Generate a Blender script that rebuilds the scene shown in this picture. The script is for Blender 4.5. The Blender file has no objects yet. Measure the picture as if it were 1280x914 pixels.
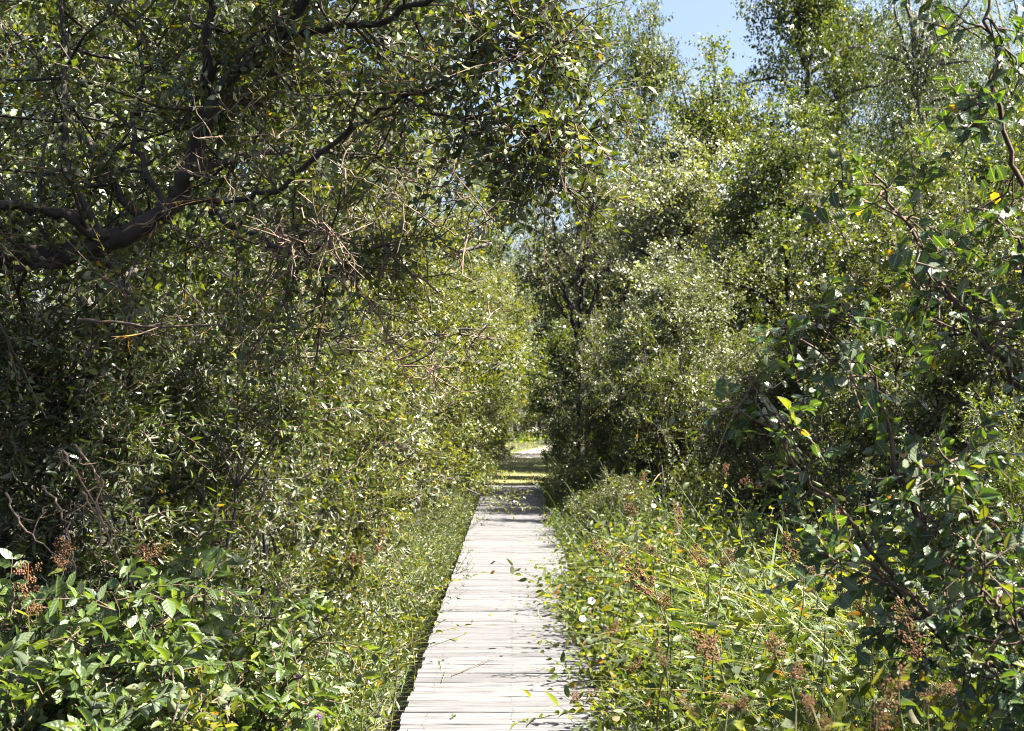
import bpy, math
import numpy as np
from mathutils import Matrix, Vector

sc = bpy.context.scene
COL = sc.collection
R = math.radians
F_PX, CX, HY, EYE = 1778.0, 638.0, 509.0, 1.65      # focal length, vanishing point and eye height read off the photograph (1280 px wide)

# ------------------------------------------------------------------ camera, sky, sun, exposure
cam_d = bpy.data.cameras.new('camera'); cam = bpy.data.objects.new('camera', cam_d); COL.objects.link(cam)
cam_d.sensor_width = 36; cam_d.lens = 50.0; cam_d.clip_start = 0.05; cam_d.clip_end = 2000
cam.location = (0, 0, EYE)
cam.rotation_euler = (R(90) + math.atan(52 / F_PX), 0, 0)
cam_d.dof.use_dof = True; cam_d.dof.focus_distance = 8.0; cam_d.dof.aperture_fstop = 5.6
sc.camera = cam

SUN_EL, SUN_AZ = R(54), R(97)          # azimuth clockwise from +Y: the sun stands to the right
world = bpy.data.worlds.new('World'); sc.world = world; world.use_nodes = True
nt = world.node_tree; nt.nodes.clear()
sky = nt.nodes.new('ShaderNodeTexSky'); sky.sky_type = 'NISHITA'; sky.sun_disc = False
sky.sun_elevation = SUN_EL; sky.sun_rotation = SUN_AZ; sky.air_density = 0.85; sky.dust_density = 4.0; sky.ozone_density = 1.0
bg = nt.nodes.new('ShaderNodeBackground'); bg.inputs['Strength'].default_value = 0.05
wo = nt.nodes.new('ShaderNodeOutputWorld')
nt.links.new(sky.outputs[0], bg.inputs[0]); nt.links.new(bg.outputs[0], wo.inputs[0])
sun_d = bpy.data.lights.new('sun', 'SUN'); sun_d.energy = 5.0; sun_d.angle = R(0.53); sun_d.color = (1.0, 0.94, 0.83)
sun = bpy.data.objects.new('sun', sun_d); COL.objects.link(sun)
sv = Vector((math.sin(SUN_AZ) * math.cos(SUN_EL), math.cos(SUN_AZ) * math.cos(SUN_EL), math.sin(SUN_EL)))
sun.rotation_euler = sv.to_track_quat('Z', 'Y').to_euler()
sc.view_settings.view_transform = 'Standard'; sc.view_settings.look = 'None'
sc.view_settings.exposure = 2.68; sc.view_settings.gamma = 1.0
cy = sc.cycles
cy.max_bounces = 4; cy.diffuse_bounces = 0; cy.glossy_bounces = 2; cy.transmission_bounces = 4; cy.transparent_max_bounces = 4
cy.caustics_reflective = False; cy.caustics_refractive = False; cy.use_denoising = True; cy.filter_width = 1.0

rng = np.random.default_rng(7)
UP = np.array([0, 0, 1.0])
def world_at(px, py, d):               # a point of the photograph at depth d
    return np.array([(px - CX) * d / F_PX, d, EYE - (py - HY) * d / F_PX])

# ------------------------------------------------------------------ materials
def mat(name):
    m = bpy.data.materials.new(name); m.use_nodes = True; m.node_tree.nodes.clear()
    return m, m.node_tree, m.node_tree.nodes, m.node_tree.links
def ramp(N, stops):
    r = N.new('ShaderNodeValToRGB')
    while len(r.color_ramp.elements) < len(stops): r.color_ramp.elements.new(0.5)
    for e, (p, c) in zip(r.color_ramp.elements, stops): e.position = p; e.color = (*c, 1)
    return r
def mixrgb(N, L, a, b, fac, mode='MIX'):
    n = N.new('ShaderNodeMix'); n.data_type = 'RGBA'; n.blend_type = mode
    for sock, v in ((0, fac), (6, a), (7, b)):
        if isinstance(v, (int, float)): n.inputs[sock].default_value = v
        elif isinstance(v, tuple): n.inputs[sock].default_value = (*v, 1)
        else: L.new(v, n.inputs[sock])
    return n.outputs[2]
def mathn(N, L, op, a, b=0.0, c=0.0):
    n = N.new('ShaderNodeMath'); n.operation = op
    for i, v in enumerate((a, b, c)):
        if isinstance(v, (int, float)): n.inputs[i].default_value = v
        else: L.new(v, n.inputs[i])
    return n.outputs[0]

def leaf_material(name, stops, back=(0.13, 0.16, 0.10), rough=0.36, trans=0.31, spec=0.55, veins=0.0, tcol=(2.3, 2.2, 0.6)):
    m, t, N, L = mat(name)
    at = N.new('ShaderNodeAttribute'); at.attribute_name = 'leafco'
    sp = N.new('ShaderNodeSeparateXYZ'); L.new(at.outputs['Vector'], sp.inputs[0])
    r = ramp(N, stops); L.new(sp.outputs[2], r.inputs[0])
    oi = N.new('ShaderNodeObjectInfo')
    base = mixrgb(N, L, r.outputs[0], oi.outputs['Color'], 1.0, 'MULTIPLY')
    au = mathn(N, L, 'ABSOLUTE', sp.outputs[0])
    rib = mathn(N, L, 'LESS_THAN', au, 0.07)
    if veins:
        w = mathn(N, L, 'SINE', mathn(N, L, 'MULTIPLY', mathn(N, L, 'SUBTRACT', sp.outputs[1], mathn(N, L, 'MULTIPLY', au, 0.28)), 34.0))
        v = mathn(N, L, 'MULTIPLY', mathn(N, L, 'GREATER_THAN', w, 0.72), veins)
        rib = mathn(N, L, 'MAXIMUM', mathn(N, L, 'MULTIPLY', rib, 0.6), v)
    else:
        rib = mathn(N, L, 'MULTIPLY', rib, 0.25)
    base = mixrgb(N, L, base, (0.20, 0.24, 0.10), rib)
    geo = N.new('ShaderNodeNewGeometry')
    front = mixrgb(N, L, base, back, mathn(N, L, 'MULTIPLY', geo.outputs['Backfacing'], 0.7))
    p = N.new('ShaderNodeBsdfPrincipled'); L.new(front, p.inputs['Base Color'])
    rg = mathn(N, L, 'ADD', mathn(N, L, 'MULTIPLY', geo.outputs['Backfacing'], 0.22), rough); L.new(rg, p.inputs['Roughness'])
    p.inputs['Specular IOR Level'].default_value = spec
    if veins:
        bp = N.new('ShaderNodeBump'); bp.inputs['Strength'].default_value = 0.25; bp.inputs['Distance'].default_value = 0.002
        L.new(w, bp.inputs['Height']); L.new(bp.outputs[0], p.inputs['Normal'])
    tr = N.new('ShaderNodeBsdfTranslucent')
    L.new(mixrgb(N, L, base, tcol, 1.0, 'MULTIPLY'), tr.inputs[0])
    mx = N.new('ShaderNodeMixShader'); mx.inputs[0].default_value = trans
    L.new(p.outputs[0], mx.inputs[1]); L.new(tr.outputs[0], mx.inputs[2])
    o = N.new('ShaderNodeOutputMaterial'); L.new(mx.outputs[0], o.inputs[0])
    return m

G_MAIN = [(0.0, (0.014, 0.026, 0.005)), (0.45, (0.046, 0.066, 0.010)), (0.8, (0.118, 0.138, 0.020)), (0.93, (0.15, 0.15, 0.024)), (1.0, (0.24, 0.17, 0.03))]
G_FRESH = [(0.0, (0.020, 0.040, 0.006)), (0.5, (0.068, 0.098, 0.013)), (0.85, (0.145, 0.160, 0.022)), (0.94, (0.19, 0.172, 0.03)), (1.0, (0.15, 0.08, 0.03))]
G_COOL = [(0.0, (0.024, 0.046, 0.016)), (0.5, (0.052, 0.088, 0.024)), (0.9, (0.09, 0.135, 0.028)), (1.0, (0.15, 0.17, 0.03))]
G_SALLOW = [(0.0, (0.040, 0.050, 0.010)), (0.5, (0.10, 0.112, 0.021)), (0.9, (0.16, 0.155, 0.03)), (1.0, (0.20, 0.15, 0.03))]
G_SILVER = [(0.0, (0.035, 0.046, 0.018)), (0.5, (0.095, 0.108, 0.048)), (0.9, (0.175, 0.185, 0.09)), (1.0, (0.2, 0.17, 0.05))]
M = {}
M['leaf'] = leaf_material('leaf_green', G_MAIN)
M['leaf_pale'] = leaf_material('leaf_pale_back', G_MAIN, back=(0.22, 0.24, 0.17), rough=0.36)
M['leaf_silver'] = leaf_material('leaf_silver', G_SILVER, back=(0.34, 0.35, 0.29), rough=0.4, trans=0.28, spec=0.7, tcol=(1.9, 1.9, 0.8))
M['leaf_fresh'] = leaf_material('leaf_fresh', G_FRESH, rough=0.45, trans=0.42)
M['leaf_cool'] = leaf_material('leaf_cool_veined', G_COOL, rough=0.42, trans=0.34, veins=0.13)
M['leaf_sallow'] = leaf_material('leaf_sallow', G_SALLOW, rough=0.42)
M['leaf_broad'] = leaf_material('leaf_broad', [(0.0, (0.016, 0.036, 0.016)), (0.5, (0.028, 0.058, 0.02)), (0.9, (0.05, 0.09, 0.022)), (1.0, (0.28, 0.19, 0.02))], rough=0.34, trans=0.28, veins=0.07, tcol=(2.9, 2.8, 0.5))
M['blade'] = leaf_material('sedge_blade', [(0.0, (0.045, 0.085, 0.022)), (0.5, (0.085, 0.125, 0.035)), (0.75, (0.16, 0.175, 0.07)), (1.0, (0.36, 0.29, 0.15))], back=(0.12, 0.15, 0.06), rough=0.5, trans=0.3, spec=0.35, tcol=(1.7, 1.8, 0.8))

def bark_material(name, dark, light, lichen=None, amount=0.5, scale=18.0):
    m, t, N, L = mat(name)
    tc = N.new('ShaderNodeTexCoord')
    n1 = N.new('ShaderNodeTexNoise'); n1.inputs['Scale'].default_value = scale; n1.inputs['Detail'].default_value = 6
    mp = N.new('ShaderNodeMapping'); mp.inputs['Scale'].default_value = (1, 1, 0.25)
    L.new(tc.outputs['Object'], mp.inputs[0]); L.new(mp.outputs[0], n1.inputs['Vector'])
    r = ramp(N, [(0.3, dark), (0.7, light)]); L.new(n1.outputs[0], r.inputs[0])
    c = r.outputs[0]
    if lichen:
        n2 = N.new('ShaderNodeTexNoise'); n2.inputs['Scale'].default_value = 9.0; n2.inputs['Detail'].default_value = 5
        L.new(tc.outputs['Object'], n2.inputs['Vector'])
        rr = ramp(N, [(1 - amount, (0, 0, 0)), (min(1, 1 - amount + 0.08), (1, 1, 1))]); L.new(n2.outputs[0], rr.inputs[0])
        c = mixrgb(N, L, c, lichen, rr.outputs[0])
    p = N.new('ShaderNodeBsdfPrincipled'); p.inputs['Roughness'].default_value = 0.85; L.new(c, p.inputs['Base Color'])
    b = N.new('ShaderNodeBump'); b.inputs['Strength'].default_value = 0.8; b.inputs['Distance'].default_value = 0.01
    L.new(n1.outputs[0], b.inputs['Height']); L.new(b.outputs[0], p.inputs['Normal'])
    o = N.new('ShaderNodeOutputMaterial'); L.new(p.outputs[0], o.inputs[0])
    return m
M['bark'] = bark_material('bark_dark', (0.016, 0.012, 0.009), (0.05, 0.04, 0.032), (0.30, 0.15, 0.02), 0.33)
M['bark_grey'] = bark_material('bark_grey', (0.045, 0.04, 0.035), (0.15, 0.135, 0.115))
M['twig'] = bark_material('twig_brown', (0.06, 0.04, 0.026), (0.15, 0.10, 0.07), scale=30)
M['dead'] = bark_material('dead_twig_pale', (0.10, 0.07, 0.045), (0.24, 0.17, 0.12), scale=30)
M['lichen'] = bark_material('lichen_bark', (0.08, 0.055, 0.04), (0.18, 0.13, 0.09), (0.36, 0.19, 0.02), 0.46, 25)
M['stem'] = bark_material('herb_stem', (0.07, 0.08, 0.025), (0.16, 0.13, 0.05), scale=30)
M['seed'] = bark_material('seed_brown', (0.07, 0.034, 0.012), (0.20, 0.10, 0.034), scale=60)

def simple(name, col, rough=0.6):
    m, t, N, L = mat(name)
    p = N.new('ShaderNodeBsdfPrincipled'); p.inputs['Base Color'].default_value = (*col, 1); p.inputs['Roughness'].default_value = rough
    o = N.new('ShaderNodeOutputMaterial'); L.new(p.outputs[0], o.inputs[0]); return m
M['petal_white'] = simple('petal_white', (0.8, 0.8, 0.76))
M['petal_purple'] = simple('petal_purple', (0.30, 0.12, 0.34))

def plank_material():
    m, t, N, L = mat('weathered_plank')
    tc = N.new('ShaderNodeTexCoord'); oi = N.new('ShaderNodeObjectInfo')
    off = N.new('ShaderNodeVectorMath'); off.operation = 'ADD'
    cmb = N.new('ShaderNodeCombineXYZ'); L.new(mathn(N, L, 'MULTIPLY', oi.outputs['Random'], 57.0), cmb.inputs[0]); L.new(mathn(N, L, 'MULTIPLY', oi.outputs['Random'], 31.0), cmb.inputs[1])
    L.new(tc.outputs['Object'], off.inputs[0]); L.new(cmb.outputs[0], off.inputs[1])
    mp = N.new('ShaderNodeMapping'); mp.inputs['Scale'].default_value = (1.3, 62, 6); L.new(off.outputs[0], mp.inputs[0])
    n1 = N.new('ShaderNodeTexNoise'); n1.inputs['Scale'].default_value = 1.6; n1.inputs['Detail'].default_value = 7; n1.inputs['Roughness'].default_value = 0.65; n1.inputs['Distortion'].default_value = 0.25; L.new(mp.outputs[0], n1.inputs['Vector'])
    mp2 = N.new('ShaderNodeMapping'); mp2.inputs['Scale'].default_value = (2.2, 5, 2); L.new(off.outputs[0], mp2.inputs[0])
    n2 = N.new('ShaderNodeTexNoise'); n2.inputs['Scale'].default_value = 1.4; n2.inputs['Detail'].default_value = 5; L.new(mp2.outputs[0], n2.inputs['Vector'])
    r1 = ramp(N, [(0.32, (0.040, 0.037, 0.036)), (0.44, (0.096, 0.096, 0.098)), (0.56, (0.142, 0.141, 0.145)), (0.75, (0.160, 0.159, 0.164))]); L.new(n1.outputs[0], r1.inputs[0])
    r2 = ramp(N, [(0.28, (0.62, 0.61, 0.62)), (0.46, (0.93, 0.93, 0.93)), (0.75, (1, 1, 1))]); L.new(n2.outputs[0], r2.inputs[0])
    c = mixrgb(N, L, r1.outputs[0], r2.outputs[0], 1.0, 'MULTIPLY')
    r3 = ramp(N, [(0.0, (0.78, 0.77, 0.77)), (0.35, (0.95, 0.94, 0.935)), (1.0, (1.06, 1.05, 1.04))]); L.new(oi.outputs['Random'], r3.inputs[0])
    c = mixrgb(N, L, c, r3.outputs[0], 1.0, 'MULTIPLY')
    sp = N.new('ShaderNodeTexNoise'); sp.inputs['Scale'].default_value = 70; sp.inputs['Detail'].default_value = 2; L.new(off.outputs[0], sp.inputs['Vector'])
    rs = ramp(N, [(0.68, (0, 0, 0)), (0.75, (1, 1, 1))]); L.new(sp.outputs[0], rs.inputs[0])
    c = mixrgb(N, L, c, (0.16, 0.13, 0.11), mathn(N, L, 'MULTIPLY', rs.outputs[0], 0.55))
    p = N.new('ShaderNodeBsdfPrincipled'); p.inputs['Roughness'].default_value = 0.75; p.inputs['Specular IOR Level'].default_value = 0.3; L.new(c, p.inputs['Base Color'])
    b = N.new('ShaderNodeBump'); b.inputs['Strength'].default_value = 0.9; b.inputs['Distance'].default_value = 0.006
    L.new(n1.outputs[0], b.inputs['Height']); L.new(b.outputs[0], p.inputs['Normal'])
    o = N.new('ShaderNodeOutputMaterial'); L.new(p.outputs[0], o.inputs[0]); return m
M['plank'] = plank_material()
M['beam'] = bark_material('beam_wood', (0.05, 0.042, 0.036), (0.13, 0.11, 0.09))

def ground_material(name, a, b, c, s=1.3):
    m, t, N, L = mat(name)
    tc = N.new('ShaderNodeTexCoord')
    n1 = N.new('ShaderNodeTexNoise'); n1.inputs['Scale'].default_value = s; n1.inputs['Detail'].default_value = 8; L.new(tc.outputs['Object'], n1.inputs['Vector'])
    n2 = N.new('ShaderNodeTexNoise'); n2.inputs['Scale'].default_value = s * 22; n2.inputs['Detail'].default_value = 4; L.new(tc.outputs['Object'], n2.inputs['Vector'])
    r1 = ramp(N, [(0.35, a), (0.62, b)]); L.new(n1.outputs[0], r1.inputs[0])
    r2 = ramp(N, [(0.5, (0, 0, 0)), (0.68, (1, 1, 1))]); L.new(n2.outputs[0], r2.inputs[0])
    col = mixrgb(N, L, r1.outputs[0], c, r2.outputs[0])
    p = N.new('ShaderNodeBsdfPrincipled'); p.inputs['Roughness'].default_value = 0.95; L.new(col, p.inputs['Base Color'])
    bp = N.new('ShaderNodeBump'); bp.inputs['Distance'].default_value = 0.03; L.new(n2.outputs[0], bp.inputs['Height']); L.new(bp.outputs[0], p.inputs['Normal'])
    o = N.new('ShaderNodeOutputMaterial'); L.new(p.outputs[0], o.inputs[0]); return m
M['soil'] = ground_material('marsh_soil', (0.022, 0.017, 0.011), (0.04, 0.045, 0.016), (0.05, 0.038, 0.022))
M['turf'] = ground_material('trodden_turf', (0.12, 0.13, 0.035), (0.17, 0.16, 0.06), (0.22, 0.18, 0.09))
M['sand'] = ground_material('pale_sand', (0.42, 0.37, 0.31), (0.5, 0.45, 0.38), (0.34, 0.29, 0.23))

# ------------------------------------------------------------------ geometry helpers
def nrm(a): return a / np.maximum(np.linalg.norm(a, axis=-1, keepdims=True), 1e-9)

class Geo:
    """Collects vertices, triangles and quads, with the leaf attribute (across, along, tint)."""
    def __init__(s): s.v, s.t, s.q, s.a, s.n = [], [], [], [], 0
    def add(s, v, t=None, q=None, a=None):
        v = np.asarray(v, float).reshape(-1, 3)
        if t is not None and len(t): s.t.append(np.asarray(t, np.int64).reshape(-1, 3) + s.n)
        if q is not None and len(q): s.q.append(np.asarray(q, np.int64).reshape(-1, 4) + s.n)
        s.v.append(v); s.a.append(np.zeros_like(v) if a is None else np.asarray(a, float).reshape(-1, 3)); s.n += len(v)
    def mesh(s, name, m, smooth=True):
        me = bpy.data.meshes.new(name)
        v = np.concatenate(s.v) if s.v else np.zeros((0, 3))
        t = np.concatenate(s.t) if s.t else np.zeros((0, 3), np.int64)
        q = np.concatenate(s.q) if s.q else np.zeros((0, 4), np.int64)
        me.vertices.add(len(v)); me.vertices.foreach_set('co', v.astype(np.float32).ravel())
        nl = len(t) * 3 + len(q) * 4
        me.loops.add(nl); me.loops.foreach_set('vertex_index', np.concatenate([t.ravel(), q.ravel()]).astype(np.int32))
        me.polygons.add(len(t) + len(q))
        st = np.concatenate([np.arange(len(t)) * 3, len(t) * 3 + np.arange(len(q)) * 4]).astype(np.int32)
        me.polygons.foreach_set('loop_start', st)
        me.polygons.foreach_set('use_smooth', np.full(len(t) + len(q), smooth, dtype=bool))
        at = me.attributes.new('leafco', 'FLOAT_VECTOR', 'POINT'); at.data.foreach_set('vector', np.concatenate(s.a).astype(np.float32).ravel())
        me.materials.append(m); me.update(calc_edges=True)
        return me

# leaf outlines: x across (half width 1), y along, z height of the surface
class Tpl:
    def __init__(s, v, t, w): s.v = np.array(v, float); s.t = np.array(t); s.u = s.v[:, 0].copy(); s.v[:, 0] *= w
def tpl_small(w): return Tpl([(0, 0, 0), (1, .42, .07), (0, 1, -.10), (-1, .42, .07), (0, .45, -.01)], [(0, 1, 4), (1, 2, 4), (2, 3, 4), (3, 0, 4)], w)
def tpl_mid(w): return Tpl([(0, 0, 0), (.92, .28, .07), (.8, .66, .03), (0, 1, -.13), (-.8, .66, .03), (-.92, .28, .07), (0, .48, -.01)], [(0, 1, 6), (1, 2, 6), (2, 3, 6), (3, 4, 6), (4, 5, 6), (5, 0, 6)], w)
def tpl_hero(w, curl, fold, wave, r):
    ys = np.linspace(0, 1, 8); v, t = [], []
    for y in ys:
        hw = (math.sin(math.pi * min(1, y ** 0.72)) ** 0.8) * (1 - .15 * y) if 0 < y < 1 else 0.015
        for x in (-1, -.5, 0, .5, 1):
            v.append((x * hw, y, fold * abs(x) * hw - curl * y * y + wave * math.sin(y * 9 + x * 2 + r) * abs(x)))
    for i in range(7):
        for j in range(4):
            a = i * 5 + j; t += [(a, a + 1, a + 6), (a, a + 6, a + 5)]
    b = len(v)                                                     # the petiole
    v += [(.04, -.16, .03), (-.04, -.16, .03), (.05, .02, -.005), (-.05, .02, -.005)]; t += [(b, b + 2, b + 3), (b, b + 3, b + 1)]
    T = Tpl(v, t, w); T.u[:b] = np.tile((-1, -.5, 0, .5, 1), 8); return T
T_LANCE, T_OVATE, T_ROUND, T_MLANCE, T_MOVATE, T_MROUND = tpl_small(.12), tpl_small(.25), tpl_small(.33), tpl_mid(.15), tpl_mid(.26), tpl_mid(.36)

def tints(n, rg, yellow=0.02, lo=0.0, hi=0.9):
    t = lo + (hi - lo) * rg.beta(1.05, 1.5, n); t[rg.random(n) < yellow] = 1.0
    return t
def put_leaves(g, P, D, N, size, tint, tpl, rg):
    D = nrm(D); N = nrm(N - D * (N * D).sum(-1, keepdims=True)); S = np.cross(D, N)
    k = len(tpl.v); n = len(P)
    curl = rg.uniform(-.4, 2.2, (n, 1)); wid = rg.uniform(.8, 1.15, (n, 1))
    v = P[:, None] + size[:, None, None] * ((tpl.v[None, :, 0] * wid)[..., None] * S[:, None] + tpl.v[None, :, 1, None] * D[:, None] + (tpl.v[None, :, 2] * curl)[..., None] * N[:, None])
    a = np.empty((n, k, 3)); a[..., 0] = tpl.u; a[..., 1] = tpl.v[:, 1]; a[..., 2] = tint[:, None]
    g.add(v, t=(tpl.t[None] + (np.arange(n) * k)[:, None, None]), a=a)

def perp_basis(D):
    ref = np.where(np.abs(D[..., 2:3]) > .8, np.array([1.0, 0, 0]), np.array([0, 0, 1.0]))
    A = nrm(np.cross(D, ref)); return A, np.cross(D, A)
def tube(g, pts, rad, sides=6, rough=0.0, rg=None, cap=True):
    pts = np.asarray(pts, float); n = len(pts); rad = np.asarray(rad, float)
    d = nrm(np.gradient(pts, axis=0)); mean = nrm(pts[-1] - pts[0])
    ref = np.array([1.0, 0, 0]) if abs(mean[2]) > .75 else UP
    A = nrm(np.cross(d, ref)); B = np.cross(d, A)
    th = np.arange(sides) * 2 * math.pi / sides
    rr = rad[:, None] * np.ones(sides)
    if rough: rr = rr * (1 + rough * rg.standard_normal((n, sides)))
    v = pts[:, None] + rr[..., None] * (np.cos(th)[None, :, None] * A[:, None] + np.sin(th)[None, :, None] * B[:, None])
    i = np.arange(n - 1)[:, None] * sides; j = np.arange(sides)[None]; j2 = (j + 1) % sides
    q = np.stack([i + j, i + j2, i + sides + j2, i + sides + j], -1)
    vv = v.reshape(-1, 3); t = None
    if cap:
        vv = np.concatenate([vv, pts[:1], pts[-1:]]); b = n * sides
        t = [(b, k, (k + 1) % sides)[::-1] for k in range(sides)] + [(b + 1, b - sides + k, b - sides + (k + 1) % sides) for k in range(sides)]
    g.add(vv, q=q, t=t)
def tubes3(g, P, rad):                                             # many thin three-sided shoots at once: P (n, m, 3), rad (n, m)
    n, m, _ = P.shape
    d = nrm(P[:, -1] - P[:, 0]); A, B = perp_basis(d)
    th = np.arange(3) * 2 * math.pi / 3
    off = np.cos(th)[None, :, None] * A[:, None] + np.sin(th)[None, :, None] * B[:, None]
    v = P[:, :, None] + rad[:, :, None, None] * off[:, None]
    i = (np.arange(n) * m * 3)[:, None, None] + (np.arange(m - 1) * 3)[None, :, None]; j = np.arange(3)[None, None]; j2 = (j + 1) % 3
    g.add(v, q=np.stack([i + j, i + j2, i + 3 + j2, i + 3 + j], -1))
def smooth_path(pts, n=10, jit=0.0, rg=None):
    pts = np.asarray(pts, float); m = len(pts)
    p = np.concatenate([2 * pts[:1] - pts[1:2], pts, 2 * pts[-1:] - pts[-2:-1]])
    out = []
    for x in np.linspace(0, m - 1 - 1e-6, n):
        i = int(x); t = x - i; a, b, c, d = p[i], p[i + 1], p[i + 2], p[i + 3]
        out.append(.5 * ((2 * b) + (c - a) * t + (2 * a - 5 * b + 4 * c - d) * t * t + (3 * b - a - 3 * c + d) * t ** 3))
    out = np.array(out)
    if jit: out[1:-1] += rg.standard_normal((n - 2, 3)) * jit
    return out
def at_t(path, t):
    x = t * (len(path) - 1); i = min(int(x), len(path) - 2); return path[i] + (path[i + 1] - path[i]) * (x - i)

def grow_shoots(P0, D, L, K, leaf, rg, up=.45, out=None, outw=.5, rnd=.7, droop=.15, angle=.95, opposite=False, spread=1.0):
    """Leaves along slender shoots; returns the leaf arrays and the shoot curves."""
    n = len(P0); D = nrm(D); bend = rg.standard_normal((n, 3)) * .16 - UP * droop
    ts = np.array([0, .5, 1.0])
    C = P0[:, None] + L[:, None, None] * (D[:, None] * ts[None, :, None] + bend[:, None] * (ts ** 2)[None, :, None])
    SN = UP * up + rg.standard_normal((n, 3)) * rnd                       # each spray holds its leaves roughly in one plane
    if out is not None: SN = SN + outw * out
    SN = nrm(SN - D * (SN * D).sum(-1, keepdims=True)); SS = np.cross(D, SN)
    k = np.arange(K)[None]; sgn = np.where(k % 2, 1.0, -1.0)
    if opposite: t = .12 + .88 * (np.floor(k / 2) * 2 + 1.6) / K
    else: t = .10 + .90 * (k + 1) / K
    t = np.minimum(t + rg.uniform(-.03, .03, (n, K)), 1.0)
    P = P0[:, None] + L[:, None, None] * (D[:, None] * t[..., None] + bend[:, None] * (t ** 2)[..., None])
    tan = nrm(D[:, None] + 2 * bend[:, None] * t[..., None])
    side = SS[:, None] * sgn[..., None] + SN[:, None] * rg.normal(.1, .45, (n, K))[..., None]
    ld = nrm(tan * math.cos(angle) + side * math.sin(angle) * spread + rg.standard_normal((n, K, 3)) * .2 - UP * .14)
    N = SN[:, None] + rg.standard_normal((n, K, 3)) * .30
    sz = leaf * rg.uniform(.55, 1.2, (n, K)) * (1 - .35 * np.clip((t - .75) / .25, 0, 1))
    return P.reshape(-1, 3), ld.reshape(-1, 3), N.reshape(-1, 3), sz.reshape(-1), C

# ------------------------------------------------------------------ objects
def tag(o, label, cat, group=None):
    o['label'] = label; o['category'] = cat
    if group: o['group'] = group
    return o
def obj(name, me, parent=None, kind=None, color=None):
    o = bpy.data.objects.new(name, me); COL.objects.link(o)
    if parent is not None: o.parent = parent
    if kind: o['kind'] = kind
    if color is not None: o.color = (*color, 1)
    return o
def thing(name, label, cat, loc=(0, 0, 0), group=None, rz=0.0, s=1.0):
    o = bpy.data.objects.new(name, None); o.empty_display_size = .1; COL.objects.link(o)
    o.location = loc; o.rotation_euler = (0, 0, rz); o.scale = (s, s, s) if np.isscalar(s) else s
    return tag(o, label, cat, group)

HERO = {}
def hero_set(key, m, w, n=7):
    r = np.random.default_rng(len(HERO) + 50); L_ = []
    for i in range(n):
        T = tpl_hero(w * r.uniform(.85, 1.12), r.uniform(.02, .34), r.uniform(.08, .35), r.uniform(.0, .03), i)
        g = Geo(); a = np.stack([T.u, T.v[:, 1], np.full(len(T.v), [.15, .3, .45, .55, .7, .85, .92][i % 7])], -1); g.add(T.v, t=T.t, a=a)
        L_.append(g.mesh('leaf_' + key, M[m]))
    HERO[key] = L_
hero_set('elliptic', 'leaf', .24); hero_set('dogwood', 'leaf_cool', .29); hero_set('broad', 'leaf_broad', .37); hero_set('herb', 'leaf_fresh', .22); hero_set('willow', 'leaf_pale', .15); hero_set('round', 'leaf_fresh', .4)
g = Geo(); T = tpl_hero(.3, .1, .2, .01, 0); g.add(T.v, t=T.t, a=np.stack([T.u, T.v[:, 1], np.full(len(T.v), 1.0)], -1)); HERO['yellow'] = [g.mesh('leaf_yellow', M['leaf'])]

def leaf_objects(parent, P, D, N, size, key, rg):
    D = nrm(D); N = nrm(N - D * (N * D).sum(-1, keepdims=True)); S = np.cross(D, N)
    ms = HERO[key]
    for p, d, n, s, sz in zip(P, D, N, S, size):
        o = obj('leaf', ms[rg.integers(len(ms))], parent)
        o.matrix_basis = Matrix(((s[0] * sz, d[0] * sz, n[0] * sz, p[0]), (s[1] * sz, d[1] * sz, n[1] * sz, p[1]), (s[2] * sz, d[2] * sz, n[2] * sz, p[2]), (0, 0, 0, 1)))
def showing_most(P, base, n, margin=15):                            # the n leaves that show largest in the photograph
    W = P + base; d = np.maximum(W[:, 1], .5)
    px = CX + W[:, 0] * F_PX / d; py = HY - (W[:, 2] - EYE) * F_PX / d
    inside = (px > -margin) & (px < 1280 + margin) & (py > -margin) & (py < 914 + margin)
    return np.argsort(np.where(inside, d, 1e6), kind='stable')[:n]

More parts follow.
